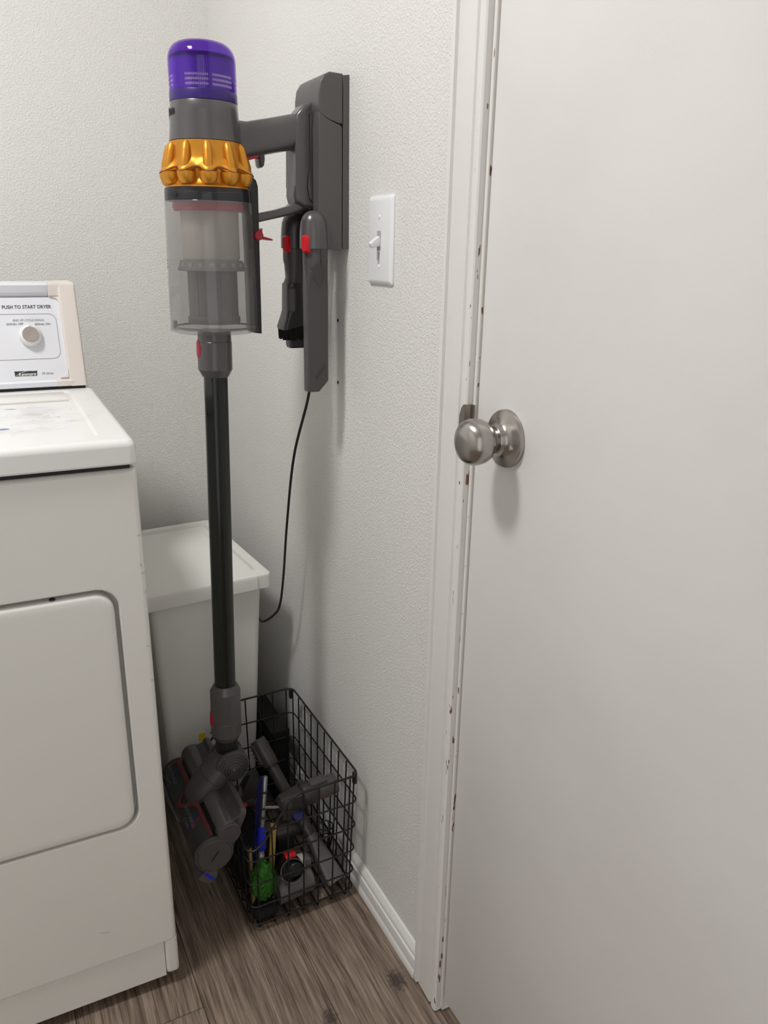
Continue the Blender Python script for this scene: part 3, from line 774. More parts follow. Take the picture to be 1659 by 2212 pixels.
# combination brush tool under the far cup
cm = thing('combination_brush_tool', 'dark grey combination dusting brush hanging behind the crevice tool', 'vacuum attachment', (-0.055, -0.595, 1.004))
def cr(x0, x1, y0, y1, r, z, sl=0.0): return [Vector((u, v, z + sl*(u+0.055))) for u, v in rrect(x0, x1, y0, y1, r, 6)]
k_ = B()
cx, cy = -0.0550, -0.5950
k_.loft([cr(cx-0.018, cx+0.018, cy-0.018, cy+0.018, 0.0178, 1.1410), cr(cx-0.0183, cx+0.0183, cy-0.0183, cy+0.0183, 0.018, 1.1110),
         cr(cx-0.0165, cx+0.0165, cy-0.0165, cy+0.0165, 0.016, 1.1040), cr(cx-0.0145, cx+0.0150, cy-0.014, cy+0.014, 0.012, 1.0850), cr(cx-0.0180, cx+0.0170, cy-0.016, cy+0.016, 0.012, 1.0750)])
mk('neck', k_, 'vac_mid', cm, 30)
k2 = B()
k2.loft([cr(cx-0.0180, cx+0.0190, cy-0.017, cy+0.017, 0.010, 1.0765), cr(cx-0.0185, cx+0.0195, cy-0.0175, cy+0.0175, 0.010, 1.0745), cr(cx-0.0190, cx+0.0205, cy-0.0175, cy+0.0175, 0.008, 1.0400, 0.25),
         cr(cx-0.0215, cx+0.0230, cy-0.0185, cy+0.0185, 0.006, 1.0300, 0.25), cr(cx-0.0260, cx+0.0270, cy-0.0195, cy+0.0195, 0.005, 1.0170, 0.22), cr(cx-0.0255, cx+0.0270, cy-0.0190, cy+0.0190, 0.005, 1.0120, 0.22)])
shell = mk('brush_body', k2, 'vac_dark', cm, 30)
ob_ = B()
mm = Matrix.Translation((cx-0.012, cy-0.0165, 1.052)) @ Matrix.Rotation(math.radians(-25), 4, 'Z')
ob_.loft([[mm @ Vector((u, -h, v)) for u, v in rrect(-wv, wv, -0.0195*kv, 0.0195*kv, wv*0.95, 6)] for h, wv, kv in ((-0.004, 0.0062, 1.0), (0.0016, 0.0060, 0.99), (0.0026, 0.0048, 0.93), (0.0016, 0.0040, 0.88))])
mk('slide_button', ob_, 'vac_mid', cm, 30)
k3 = B()
random.seed(3)
for i in range(11):
    for j in range(6):
        bx_, by_ = cx-0.0225+i*0.0046, cy-0.016+j*0.0064
        k3.tube([(bx_, by_, 1.0165+0.22*(bx_+0.055)), (bx_*0.985+cx*0.015+random.uniform(-.0006, .0006), by_, 0.9900+random.uniform(0, .003))], 0.0022, 5)
mk('bristles', k3, 'bristle_black', cm, 30)
mk('inner_nozzle', B().loft([cr(cx-0.0135, cx+0.0160, cy-0.012, cy+0.012, 0.004, 1.014), cr(cx-0.0145, cx+0.0160, cy-0.012, cy+0.012, 0.004, 0.9830), cr(cx-0.0130, cx+0.0140, cy-0.011, cy+0.011, 0.004, 0.9780)]), 'vac_dark', cm, 30)

# charging cable
def smooth_path(P, sub=8):
    P = [Vector(p) for p in P]; out = []
    for i in range(len(P)-1):
        p0 = P[max(i-1, 0)]; p1 = P[i]; p2 = P[i+1]; p3 = P[min(i+2, len(P)-1)]
        for k in range(sub):
            t = k/sub
            out.append(0.5*((2*p1) + (p2-p0)*t + (2*p0-5*p1+4*p2-p3)*t*t + (3*p1-p0-3*p2+p3)*t**3))
    out.append(P[-1]); return out
cab_p = [(-0.030, -0.628, 1.1285), (-0.036, -0.622, 1.07), (-0.042, -0.620, 0.98), (-0.046, -0.6245, 0.911), (-0.048, -0.5575, 0.7895), (-0.046, -0.5110, 0.6520), (-0.045, -0.4817, 0.5318),
         (-0.046, -0.4598, 0.4642), (-0.052, -0.4370, 0.4340), (-0.060, -0.4030, 0.4080), (-0.050, -0.345, 0.385), (-0.035, -0.25, 0.375), (-0.03, -0.15, 0.37), (-0.03, -0.06, 0.36), (-0.03, -0.012, 0.35)]
cbl = thing('charging_cable', 'thin black charging cable running from dock down behind the white bin', 'cable', (-0.03, -0.628, 1.1285))
mk('cord', B().tube(smooth_path(cab_p), 0.0024, 8), 'cable_black', cbl)
mk('plug', B().box(-0.045, -0.015, -0.030, -0.0005, 0.325, 0.375, 0.004, 2), 'cable_black', cbl)

# ================================================================== CORDLESS VACUUM
AX, AY = -0.195, -0.628
vac = thing('cordless_stick_vacuum', 'cordless stick vacuum with violet filter dome and gold cyclones hanging from wall dock', 'vacuum cleaner', (AX, AY, 0.14))
AZ0 = math.radians(-105.8)          # azimuth towards the camera
def cyl(r, a, z): return Vector((AX + r*math.cos(AZ0+a), AY + r*math.sin(AZ0+a), z))
# -- violet dome with real slots
dome = B()
zs = [1.3212, 1.3252, 1.3282, 1.3307, 1.3337, 1.3362, 1.3392, 1.345, 1.352, 1.359]
pr = [(0.0441, z) for z in zs]
for k in range(1, 9):
    a = PI/2*k/8
    pr.append((0.0441-0.019+0.019*math.cos(a), 1.3590+0.0215*math.sin(a)))
pr += [(0.016, 1.3812), (0.008, 1.3815)]
NS = 120
def in_slot(a):
    d = math.degrees((a - AZ0 + PI) % (2*PI) - PI)
    d = (d + 180) % 360 - 180
    for base in (0, 120, -120):
        e = (d - base + 180) % 360 - 180
        if -33 < e < 10 or 16 < e < 60: return True
    return False
def dome_shell(bm, dr, flip):
    V = []
    for (r, z) in pr:
        V.append([bm.verts.new((AX+(r-dr)*math.cos(2*PI*j/NS), AY+(r-dr)*math.sin(2*PI*j/NS), z-(dr if z > 1.36 else 0))) for j in range(NS)])
    for i in range(len(V)-1):
        for j in range(NS):
            if i in (1, 3, 5) and in_slot(2*PI*(j+0.5)/NS): continue
            q = (V[i][j], V[i][(j+1) % NS], V[i+1][(j+1) % NS], V[i+1][j])
            bm.faces.new(q[::-1] if flip else q)
    bm.faces.new(V[-1][::-1] if flip else V[-1])
    return V
V1 = dome_shell(dome.bm, 0.0, False); V2 = dome_shell(dome.bm, 0.0014, True)
for i in (1, 3, 5):        # slot walls
    for j in range(NS):
        a, a2 = 2*PI*(j+0.5)/NS, 2*PI*(j-0.5)/NS
        if in_slot(a):
            for ii in (i, i+1):
                dome.bm.faces.new((V1[ii][j], V1[ii][(j+1) % NS], V2[ii][(j+1) % NS], V2[ii][j]))
        if in_slot(a) != in_slot(a2):
            dome.bm.faces.new((V1[i][j], V1[i+1][j], V2[i+1][j], V2[i][j]))
dm = mk('filter_dome', dome, 'violet_clear', vac, 40, 'clear violet filter dome', fixn=False)
pf = B()
rg = []
for z, k in ((1.3215, 1.0), (1.3600, 1.0), (1.3640, 0.93)):
    ring = []
    for j in range(220):
        rr_ = (0.0372 + (0.0048 if j % 2 else 0.0))*k
        ring.append(Vector((AX+rr_*math.cos(2*PI*j/220), AY+rr_*math.sin(2*PI*j/220), z)))
    rg.append(ring)
pf.loft(rg)
mk('pleated_filter', pf, 'filter_paper', dm, 10)
mk('dome_shade_disc', B().lathe([(0, 1.3655), (0.030, 1.3655), (0.0400, 1.3645), (0.0422, 1.3625), (0.0422, 1.3600), (0, 1.3600)], (AX, AY), 64), 'dome_shade_disc', dm, 35)  # dark disc added as painted shade inside the dome top
mk('filter_band', B().lathe([(0.040, 1.3212), (0.0442, 1.3212), (0.0446, 1.3204), (0.0447, 1.3098), (0.0440, 1.3090), (0.040, 1.3090)], (AX, AY), 72), 'violet_band', vac, 40)
# -- motor housing and its lettering
mh = mk('motor_housing', B().lathe([(0.040, 1.3089), (0.0440, 1.3089), (0.0446, 1.3080), (0.0454, 1.2950), (0.0470, 1.2750), (0.0486, 1.2615), (0.0470, 1.2610), (0.0, 1.2610)], (AX, AY), 72), 'vac_grey', vac, 35)
tmsh = text_mesh('dyson', 0.0165, 'RIGHT', 0.0, 0.0003, 1.0, 0.00025)
xr = max(v.co.x for v in tmsh.vertices)
mk('printed_lettering', B().mesh(tmsh, lambda c: cyl(0.0462+c.z, math.radians(-58) + (c.x-xr)/0.0462, 1.2970+c.y)), 'ink_dark', mh)
mk('rear_spine', B().box(-0.1620, -0.1440, AY-0.0165, AY+0.0165, 1.2050, 1.2900, 0.005, 3), 'vac_grey', vac, 35)
# -- gold cyclones
NC = 11; PH = math.radians(1.5)
cy_ = B()
N = 132; rings = []
def scal(a): return 0.5+0.5*math.cos(NC*(a-PH))
def scring(f):
    out = []
    for j in range(N):
        a = 2*PI*j/N
        r, z = f(scal(a)); out.append(cyl(r, a, z))
    return out
rings = [scring(lambda s: (0.0470, 1.2610)), scring(lambda s: (0.0487, 1.2606)), scring(lambda s: (0.0492, 1.2500)), scring(lambda s: (0.0500, 1.2400)), scring(lambda s: (0.0510+0.0008*s, 1.2365)),
         scring(lambda s: (0.0525+0.0045*s, 1.2325-0.0005*s)), scring(lambda s: (0.0537+0.0090*s, 1.2300-0.0042*s)), scring(lambda s: (0.0540+0.0108*s, 1.2288-0.0062*s)), scring(lambda s: (0.0536+0.0106*s, 1.2268-0.0066*s)),
         scring(lambda s: (0.0500+0.006*s, 1.2255-0.0066*s)), scring(lambda s: (0.0480, 1.2150)), scring(lambda s: (0.0530, 1.2068)), scring(lambda s: (0.0562, 1.2050)), scring(lambda s: (0.0562, 1.2030)), scring(lambda s: (0.0500, 1.2030))]
cy_.loft(rings)
cyc = mk('cyclone_ring', cy_, 'gold', vac, 50, 'gold cyclone ring')
ln = B()
ln.loft([scring(lambda s: (0.0532+0.0108*s, 1.2281-0.0064*s)), scring(lambda s: (0.0544+0.0108*s, 1.2281-0.0064*s)), scring(lambda s: (0.0544+0.0108*s, 1.2273-0.0064*s)), scring(lambda s: (0.0532+0.0108*s, 1.2273-0.0064*s))], False, False, True)
mk('rim_seam', ln, 'gold_line', cyc)
base_me = None
for k in range(NC):
    a = PH + 2*PI*k/NC
    if base_me is None:
        rb = B()
        # ridge bulging out of the band, in the vacuum's own frame at angle 0 (+x)
        path = [(0.0465, 1.2582), (0.0490, 1.2572), (0.0512, 1.2535), (0.0530, 1.2460), (0.0548, 1.2380), (0.0566, 1.2325), (0.0572, 1.2245)]
        rad = [0.0014, 0.0040, 0.0056, 0.0062, 0.0064, 0.0064, 0.0062]
        rb.tube([(r-0.0016, 0, z-0.14) for r, z in path], 0.005, 16, rad=rad)
        # cone below the rim
        mm = Matrix.Translation((0.0518, 0, -0.14))
        rb.lathe([(0.0, 1.2215), (0.0128, 1.2215), (0.0127, 1.2190), (0.0121, 1.2150), (0.0108, 1.2108), (0.0086, 1.2072), (0.0055, 1.2050), (0.0, 1.2044)], n=24, mtx=mm)
        o = mk('cyclone_cone', rb, 'gold', None, 45)
        base_me = o.data
    else:
        o = bpy.data.objects.new('cyclone_cone', base_me); COL.objects.link(o)
    o.parent = vac; o.rotation_euler = (0, 0, AZ0 + a)
# -- clear bin
mk('bin_collar', B().lathe([(0.0545, 1.2025), (0.0583, 1.2025), (0.0588, 1.2015), (0.0592, 1.1865), (0.0575, 1.1862), (0.0555, 1.1870)], (AX, AY), 72, closed=True), 'collar_clear', vac, 35)
mk('collar_clip', B().prism(rrect(-0.005, 0.005, 1.1905, 1.1945, 0.0006, 2), 0.0586, 0.0600, lambda u, v, d: cyl(d, math.radians(-48)+u/0.059, v)), 'collar_clear', vac)
bn = mk('dust_bin', B().lathe([(0.0592, 1.1862), (0.0600, 1.1850), (0.0610, 1.1300), (0.0622, 1.0700), (0.0628, 1.0150), (0.0613, 1.0150), (0.0607, 1.0700), (0.0595, 1.1300), (0.0585, 1.1850), (0.0580, 1.1862)], (AX, AY), 72, closed=True), 'bin_clear', vac, 35, 'smoky clear plastic dust bin')
mk('bin_base', B().lathe([(0.0, 1.0172), (0.0560, 1.0172), (0.0580, 1.0150), (0.0632, 1.0148), (0.0636, 1.0135), (0.0630, 1.0118), (0.0560, 1.0095), (0.0, 1.0085)], (AX, AY), 72), 'bin_clear', vac, 35)
mk('base_ring', B().lathe([(0.0560, 1.0185), (0.0588, 1.0185), (0.0588, 1.0160), (0.0560, 1.0160)], (AX, AY), 72, closed=True), 'shroud_flange', bn, 35)
mk('bin_catch', B().prism(rrect(-0.0035, 0.0035, 1.0160, 1.0270, 0.002, 3), 0.0560, 0.0600, lambda u, v, d: cyl(d, math.radians(-72)+u/0.06, v)), 'vac_black', bn)
mk('level_marks', B().prism(rrect(-0.002, 0.002, 1.1030, 1.1045, 0.0003, 2), 0.0614, 0.0618, lambda u, v, d: cyl(d, math.radians(-80)+u/0.06, v))
   .prism(rrect(-0.002, 0.002, 1.1075, 1.1090, 0.0003, 2), 0.0614, 0.0618, lambda u, v, d: cyl(d, math.radians(-80)+u/0.06, v))
   .prism(rrect(-0.002, 0.002, 1.0985, 1.1000, 0.0003, 2), 0.0614, 0.0618, lambda u, v, d: cyl(d, math.radians(-80)+u/0.06, v)), 'ink_dark', bn)
mk('red_seal', B().lathe([(0.040, 1.1845), (0.0490, 1.1845), (0.0500, 1.1790), (0.0480, 1.1740), (0.040, 1.1740)], (AX, AY), 64), 'red_plastic', bn, 35)
mk('shroud_upper', B().lathe([(0.030, 1.1740), (0.0400, 1.1740), (0.0400, 1.1120), (0.0385, 1.1090), (0.030, 1.1085)], (AX, AY), 64), 'shroud_beige', bn, 35)
fl_ = B().lathe([(0.030, 1.1090), (0.0435, 1.1090), (0.0470, 1.0985), (0.0480, 1.0960), (0.0465, 1.0950), (0.030, 1.0985)], (AX, AY), 64)
mk('shroud_skirt', fl_, 'shroud_flange', bn, 35)
for k in range(18):
    a = 2*PI*k/18
    mk('skirt_slot', B().prism(rrect(-0.0030, 0.0030, 1.1005, 1.1060, 0.0008, 2), 0.0440, 0.0462, lambda u, v, d: cyl(d, a+u/0.045, v)), 'shroud_slot', bn) if k < 9 or k > 14 else None
sm_ = mk('shroud_mesh', B().lathe([(0.010, 1.0975), (0.0345, 1.0975), (0.0345, 1.0330), (0.0372, 1.0320), (0.0375, 1.0250), (0.0360, 1.0220), (0.010, 1.0215)], (AX, AY), 64), 'shroud_mesh', bn, 35)
for k in range(6):
    a = 2*PI*(k+0.35)/6
    mk('mesh_rib', B().prism(rrect(-0.0008, 0.0008, 1.0325, 1.0970, 0.0004, 2), 0.0340, 0.0353, lambda u, v, d: cyl(d, a+u/0.035, v)), 'shroud_flange', bn)
# -- rail on the wall side of the bin
rl = B()
rl.prism([(-0.1400, 1.0075), (-0.1285, 1.0060), (-0.1275, 1.2090), (-0.1300, 1.2170), (-0.1350, 1.2210), (-0.1440, 1.2170)], AY-0.0165, AY+0.0165, xz, 0.002, 2)
mk('bin_rail', rl, 'vac_black', vac, 30)
mk('rail_side', B().prism([(-0.1415, 1.0100), (-0.1390, 1.0080), (-0.1385, 1.2080), (-0.1415, 1.2120)], AY-0.0180, AY+0.0180, xz, 0.002, 2), 'vac_dark', vac, 30)
rel = B()
mm = Matrix.Translation((-0.1300, AY-0.0150, 1.1440)) @ Matrix.Rotation(PI/2, 4, 'X')
rel.lathe([(0, 0.006), (0.0055, 0.006), (0.0066, 0.0048), (0.0068, -0.004), (0, -0.004)], n=28, mtx=mm)
rel.prism([(-0.1290, 1.1400), (-0.1080, 1.1375), (-0.1062, 1.1385), (-0.1090, 1.1400), (-0.1250, 1.1440)], AY-0.0140, AY+0.0080, xz, 0.0006, 1)
rel.prism([(-0.1300, 1.1460), (-0.1225, 1.1440), (-0.1225, 1.1540), (-0.1290, 1.1500)], AY-0.0140, AY+0.0080, xz, 0.0006, 1)
mk('bin_release', rel, 'red_plastic', vac, 30, 'red bin release lever')
# -- handle
ar = B()
def sec(x, zc, h, wd, r, sh=0.0): return [Vector((x+sh*v, AY+u, zc+v)) for u, v in rrect(-wd, wd, -h, h, r, 6)]
ar.loft([sec(-0.1520, 1.2660, 0.0270, 0.0185, 0.014), sec(-0.1455, 1.2675, 0.0250, 0.0180, 0.014), sec(-0.1380, 1.2690, 0.0235, 0.0175, 0.014), sec(-0.1000, 1.2775, 0.0232, 0.0175, 0.014), sec(-0.0650, 1.2855, 0.0235, 0.0178, 0.014), sec(-0.0500, 1.2890, 0.0235, 0.0178, 0.014)])
mk('handle_arm', ar, 'vac_grey', vac, 35)
gp = [(-0.0690, 1.3060), (-0.0570, 1.3190), (-0.0460, 1.3240), (-0.0350, 1.3195), (-0.0295, 1.3060), (-0.0290, 1.1960), (-0.0330, 1.1850), (-0.0430, 1.1812), (-0.0580, 1.1830), (-0.0720, 1.1905), (-0.0745, 1.2000), (-0.0725, 1.2130), (-0.0715, 1.2600)]
mk('grip', B().prism(gp, AY-0.0190, AY+0.0190, xz, 0.0065, 4), 'vac_grey', vac, 35, wn=True)
gpi = [(-0.0520, 1.3060), (-0.0460, 1.3120), (-0.0400, 1.3080), (-0.0380, 1.2980), (-0.0375, 1.2050), (-0.0420, 1.1930), (-0.0470, 1.1900), (-0.0530, 1.1960), (-0.0560, 1.2120), (-0.0545, 1.2280), (-0.0520, 1.2380)]
gcx, gcz = -0.0467, 1.2510
gps = [(gcx+(u-gcx)*1.13+0.0022, gcz+(v-gcz)*1.02) for u, v in gpi]
mk('panel_seam', B().prism(gps, AY-0.0196, AY+0.0196, xz, 0.0006, 1), 'vac_black', vac, 35)
mk('grip_panel', B().prism([(u+0.0022, v) for u, v in gpi], AY-0.0202, AY+0.0202, xz, 0.0012, 2), 'vac_mid', vac, 35)
su = B()
def ssec(x, zc, h, wd, r): return [Vector((x-0.2*v, AY+u, zc+v)) for u, v in rrect(-wd, wd, -h, h, r, 6)]
su.loft([ssec(-0.1290, 1.1675, 0.0060, 0.0125, 0.004), ssec(-0.1000, 1.1738, 0.0056, 0.0125, 0.004), ssec(-0.0760, 1.1800, 0.0062, 0.0130, 0.004), ssec(-0.0650, 1.1860, 0.0095, 0.0140, 0.006), ssec(-0.0560, 1.1920, 0.0120, 0.0150, 0.008)])
mk('lower_strut', su, 'vac_grey', vac, 35)
mk('trigger', B().prism([(-0.1420, 1.2530), (-0.1210, 1.2580), (-0.1205, 1.2500), (-0.1235, 1.2470), (-0.1400, 1.2420)], AY-0.0100, AY+0.0100, xz, 0.001, 2), 'red_plastic', vac, 35, 'red trigger')
mk('trigger_guard', B().prism([(-0.1215, 1.2620), (-0.1150, 1.2640), (-0.1145, 1.2450), (-0.1160, 1.2370), (-0.1190, 1.2345), (-0.1215, 1.2380), (-0.1222, 1.2480)], AY-0.0110, AY+0.0110, xz, 0.0012, 2), 'vac_dark', vac, 35)
# -- wand: coupling, tube, lower collar (leaning slightly out from the wall)
def ax(z): return Vector((-0.1965 + 0.0205*(z-1.0), AY, z))
WT = frame_to(ax(0.30), ax(1.0))
def wz(z): return (z-0.30)*1.0002
mk('wand_coupling', B().lathe([(0.0, wz(1.012)), (0.0238, wz(1.012)), (0.0245, wz(0.9975)), (0.0243, wz(0.9965)), (0.0250, wz(0.9955)), (0.0252, wz(0.9555)), (0.0248, wz(0.9545)), (0.0195, wz(0.9445)), (0.0, wz(0.9445))], n=56, mtx=WT), 'vac_grey', vac, 11)
def button(z, R, hh):
    b2 = B()
    rings = []
    for dr_, kk in ((-0.003, 1.0), (0.0004, 1.0), (0.0014, 0.8), (0.0016, 0.5)):
        ring = []
        for j in range(20):
            t = 2*PI*j/20
            u, v = 0.0095*kk*math.cos(t), hh*kk*math.sin(t)
            a = AZ0 + math.radians(-74) + u/R
            c = ax(z+v); ring.append(Vector((c.x+(R+dr_)*math.cos(a), c.y+(R+dr_)*math.sin(a), z+v)))
        rings.append(ring)
    b2.loft(rings); return b2
mk('wand_release', button(0.9850, 0.0250, 0.0135), 'red_plastic', vac, 35, 'red wand release button')
wt = B()
rings = []
for z in (0.40, 0.952):
    c = ax(z); ring = []
    for j in range(40):
        t = 2*PI*j/40
        q = 0.0180*(1.0 - 0.035*(0.5-0.5*math.cos(8*t)))
        ring.append(Vector((c.x+q*math.cos(t+0.25), c.y+q*math.sin(t+0.25), z)))
    rings.append(ring)
wt.loft(rings)
wand = mk('wand_tube', wt, 'wand_black', vac, 20)
gv = B()
for da in (-12, 8):
    a = AZ0+math.radians(da)
    gv.tube([ax(0.41)+Vector((0.0179*math.cos(a), 0.0179*math.sin(a), 0)), ax(0.945)+Vector((0.0179*math.cos(a), 0.0179*math.sin(a), 0))], 0.0005, 5)
mk('wand_rib', gv, 'wand_black', wand)
mk('lower_collar', B().lathe([(0.0, wz(0.4252)), (0.0188, wz(0.4252)), (0.0193, wz(0.4247)), (0.0254, wz(0.4130)), (0.0256, wz(0.4120)), (0.0258, wz(0.3585)), (0.0254, wz(0.3575)), (0.0258, wz(0.3565)), (0.0257, wz(0.3305)), (0.0252, wz(0.3290)), (0.0222, wz(0.3215)), (0.0, wz(0.3215))], n=56, mtx=WT), 'vac_grey', vac, 11)
mk('head_release', button(0.3620, 0.0257, 0.0150), 'red_plastic', vac, 35, 'red head release button')
# -- articulated joint
JX, JZ = -0.2085, 0.2715
def yaxis(x, y, z): return Matrix.Translation((x, y, z)) @ Matrix.Rotation(PI/2, 4, 'X')    # local z -> -y
mk('inner_knuckle', B().lathe([(0, 0.330), (0.0170, 0.330), (0.0190, 0.315), (0.0190, 0.296), (0.0150, 0.285), (0.0, 0.282)], (JX-0.002, AY), 32), 'vac_black', vac, 35)
jb = B()
mm = yaxis(JX, AY, JZ)
jb.lathe([(0.0, 0.0180), (0.0180, 0.0180), (0.0262, 0.0180), (0.0285, 0.0150), (0.0300, 0.0060), (0.0302, -0.0060), (0.0285, -0.0150), (0.0262, -0.0180), (0.0, -0.0180)], n=56, mtx=mm)
# fork cheek rising round the collar
mk('joint_ball', jb, 'vac_mid', vac, 35)
for sgn in (1, -1):
    dc = B()
    prof = [(0.0300, 0.0170), (0.0302, 0.0215)]
    r = 0.0290; h = 0.0240
    while r > 0.004:
        prof += [(r, h), (r-0.0008, h+0.0014), (r-0.0030, h+0.0020), (r-0.0034, h+0.0004)]
        r -= 0.0042; h += 0.0018
    prof += [(0.0, h+0.0010), ]
    prof = [(0.0, 0.0170)] + prof
    mm2 = yaxis(JX, AY, JZ) if sgn > 0 else Matrix.Translation((JX, AY, JZ)) @ Matrix.Rotation(-PI/2, 4, 'X')
    dc.lathe(prof, n=56, mtx=mm2)
    mk('ridged_pivot_cap', dc, 'vac_mid', vac, 22)
# -- neck going down to the head
A_, B_ = Vector((-0.2230, AY, 0.2680)), Vector((-0.2800, AY, 0.2080))
tdir = (B_-A_).normalized(); nrm = Vector((-tdir.z, 0, tdir.x))
if nrm.x > 0: nrm = -nrm         # up-left side
def nsec(t, wd, h0, h1, r):
    c = A_ + (B_-A_)*t
    return [c + Vector((0, u, 0)) + nrm*v for u, v in rrect(-wd, wd, h0, h1, r, 6)]
nk = B()
nk.loft([nsec(-0.15, 0.0255, -0.024, 0.022, 0.020), nsec(0.10, 0.0290, -0.026, 0.0225, 0.021), nsec(0.32, 0.0300, -0.026, 0.0225, 0.021)])
mk('neck_ring', nk, 'vac_mid', vac, 35)
nk2 = B()
nk2.loft([nsec(0.33, 0.0292, -0.026, 0.0218, 0.020), nsec(0.60, 0.0300, -0.024, 0.0190, 0.017), nsec(0.80, 0.0270, -0.022, 0.0150, 0.012), nsec(1.00, 0.0185, -0.018, 0.0110, 0.008), nsec(1.14, 0.0070, -0.010, 0.0070, 0.005)])
mk('neck_shroud', nk2, 'vac_mid', vac, 35)
# -- head body
Y0, Y1 = -0.7480, -0.5080
def yl(prof, x, z, y): return B().lathe(prof, n=56, mtx=yaxis(x, y, z))
MX, MZ = -0.2470, 0.2205
L_ = Y1-Y0
mot = B().lathe([(0, 0), (0.0180, 0), (0.0196, 0.0015), (0.0200, 0.004), (0.0200, L_-0.006), (0.0192, L_-0.002), (0.0175, L_-0.0012), (0.0170, L_-0.0004), (0.0, L_)], n=56, mtx=yaxis(MX, Y1, MZ))
mo = mk('motor_barrel', mot, 'vac_grey', vac, 30)
mk('barrel_end', B().lathe([(0, 0), (0.0188, 0.0), (0.0190, 0.002), (0.0178, 0.0032), (0, 0.0034)], n=48, mtx=yaxis(MX, Y0+0.0005, MZ)), 'vac_mid', mo, 30)
me1 = text_mesh('31 00', 0.0060, 'CENTER', 0, 0.0002)
vents = B()
for i in range(15):
    y = -0.735 + i*0.0050
    a0 = math.radians(163)
    mm = Matrix.Translation((MX+0.0200*math.cos(a0), y, MZ+0.0200*math.sin(a0))) @ Matrix.Rotation(-a0+PI/2, 4, 'Y')
    vents.box(-0.0024, 0.0024, -0.0013, 0.0013, -0.0004, 0.0005, 0, 1, mm)
mk('vent_slots', vents, 'vac_black', mo)
# clear roller cover with roller inside
CX, CZ = -0.2735, 0.1895
cov = B()
nseg = 44
def covring(y, R, a0=70, a1=330):
    return [Vector((CX+R*math.cos(math.radians(a0+(a1-a0)*k/nseg)), y, CZ+R*math.sin(math.radians(a0+(a1-a0)*k/nseg)))) for k in range(nseg+1)]
rings = []
for y, R in ((Y0+0.004, 0.0318), (Y1-0.010, 0.0318), (Y1-0.003, 0.0300), (Y1, 0.0260)):
    rings.append(covring(y, R) + covring(y, R-0.0016)[::-1])
cov.loft(rings)
cv_ = mk('roller_cover', cov, 'head_clear', vac, 40, 'smoky clear roller cover')
rol = mk('brush_roller', B().lathe([(0, 0), (0.022, 0), (0.0255, 0.002), (0.0255, L_-0.014), (0.022, L_-0.012), (0, L_-0.012)], n=48, mtx=yaxis(CX, Y1-0.006, CZ)), 'roller_fluff', vac, 35)
def spiral(name, mat, y_at, wdt):
    s_ = B(); rings = []
    for k in range(33):
        a = math.radians(90 + 220*k/32)
        yc = y_at - 0.028*(k/32)
        R = 0.0268
        pts = []
        for dy, dR in ((-wdt/2, -0.002), (-wdt/2, 0.0), (wdt/2, 0.0), (wdt/2, -0.002)):
            pts.append(Vector((CX+(R+dR)*math.cos(a), yc+dy, CZ+(R+dR)*math.sin(a))))
        rings.append(pts)
    s_.loft(rings); mk(name, s_, mat, rol, 40)
spiral('blue_stripe', 'roller_blue', -0.6720, 0.0060); spiral('red_stripe', 'roller_red', -0.6830, 0.0100)
spiral('blue_stripe', 'roller_blue', -0.5400, 0.0060)
mk('cover_far_end', B().lathe([(0, 0), (0.0270, 0), (0.0300, 0.0015), (0.0306, 0.005), (0, 0.005)], n=48, mtx=yaxis(CX, Y1+0.001, CZ)), 'head_clear', vac, 35)
# near end cap with coin slot
ecp = mk('end_cap', B().lathe([(0, -0.004), (0.0318, -0.004), (0.0322, 0.0), (0.0316, 0.0022), (0.0302, 0.0024), (0.0298, 0.0040), (0.0285, 0.0046), (0.0280, 0.0040), (0.0274, 0.0052), (0, 0.0054)], n=64, mtx=yaxis(CX, Y0+0.0005, CZ)), 'vac_mid', vac, 22)
mm = yaxis(CX, Y0-0.0050, CZ) @ Matrix.Rotation(math.radians(52), 4, 'Z')
mk('coin_slot', B().box(-0.0098, 0.0098, -0.0013, 0.0013, -0.001, 0.0006, 0.0003, 1, mm), 'vac_black', ecp)
# sole plate on the wall side
so = B()
P0, P1 = Vector((-0.2165, 0, 0.2515)), Vector((-0.2560, 0, 0.1600))
sd = (P1-P0).normalized(); sn = Vector((-sd.z, 0, sd.x))
if sn.x < 0: sn = -sn
outl = rrect(0, (P1-P0).length, Y0+0.003, Y1-0.003, 0.010, 5)
so.loft([[P0 + sd*u + sn*h + Vector((0, v, 0)) for u, v in [((a-0.05)*k+0.05, (b2+0.628)*k-0.628) for a, b2 in outl]] for h, k in ((-0.006, 0.97), (-0.003, 1.0), (0.002, 1.0), (0.004, 0.975))])
mk('sole_plate', so, 'vac_mid', vac, 35)
mk('chassis', B().prism([(-0.2480, 0.2360), (-0.2250, 0.2440), (-0.2560, 0.1660), (-0.2650, 0.1640), (-0.2480, 0.1950)], Y0+0.006, Y1-0.006, xz, 0.001, 1), 'vac_dark', vac, 35)
# laser tab at the near lower edge
tabm = Matrix.Translation((-0.2835, Y0+0.014, 0.1490)) @ Matrix.Rotation(math.radians(-38), 4, 'Y')
tb_ = B()
tb_.loft([[tabm @ Vector((u, v, h)) for u, v in rrect(-wd, wd, -0.0155, 0.0155, 0.006, 5)] for h, wd in ((0.014, 0.0160), (0.0, 0.0158), (-0.0085, 0.0135), (-0.0110, 0.0095))])
tabo = mk('light_tab', tb_, 'vac_grey', vac, 35)
mk('tab_stripe', B().box(-0.0032, 0.0032, -0.0160, 0.0160, -0.0115, 0.013, 0.001, 1, tabm), 'blue_plastic', tabo, label='blue stripe')
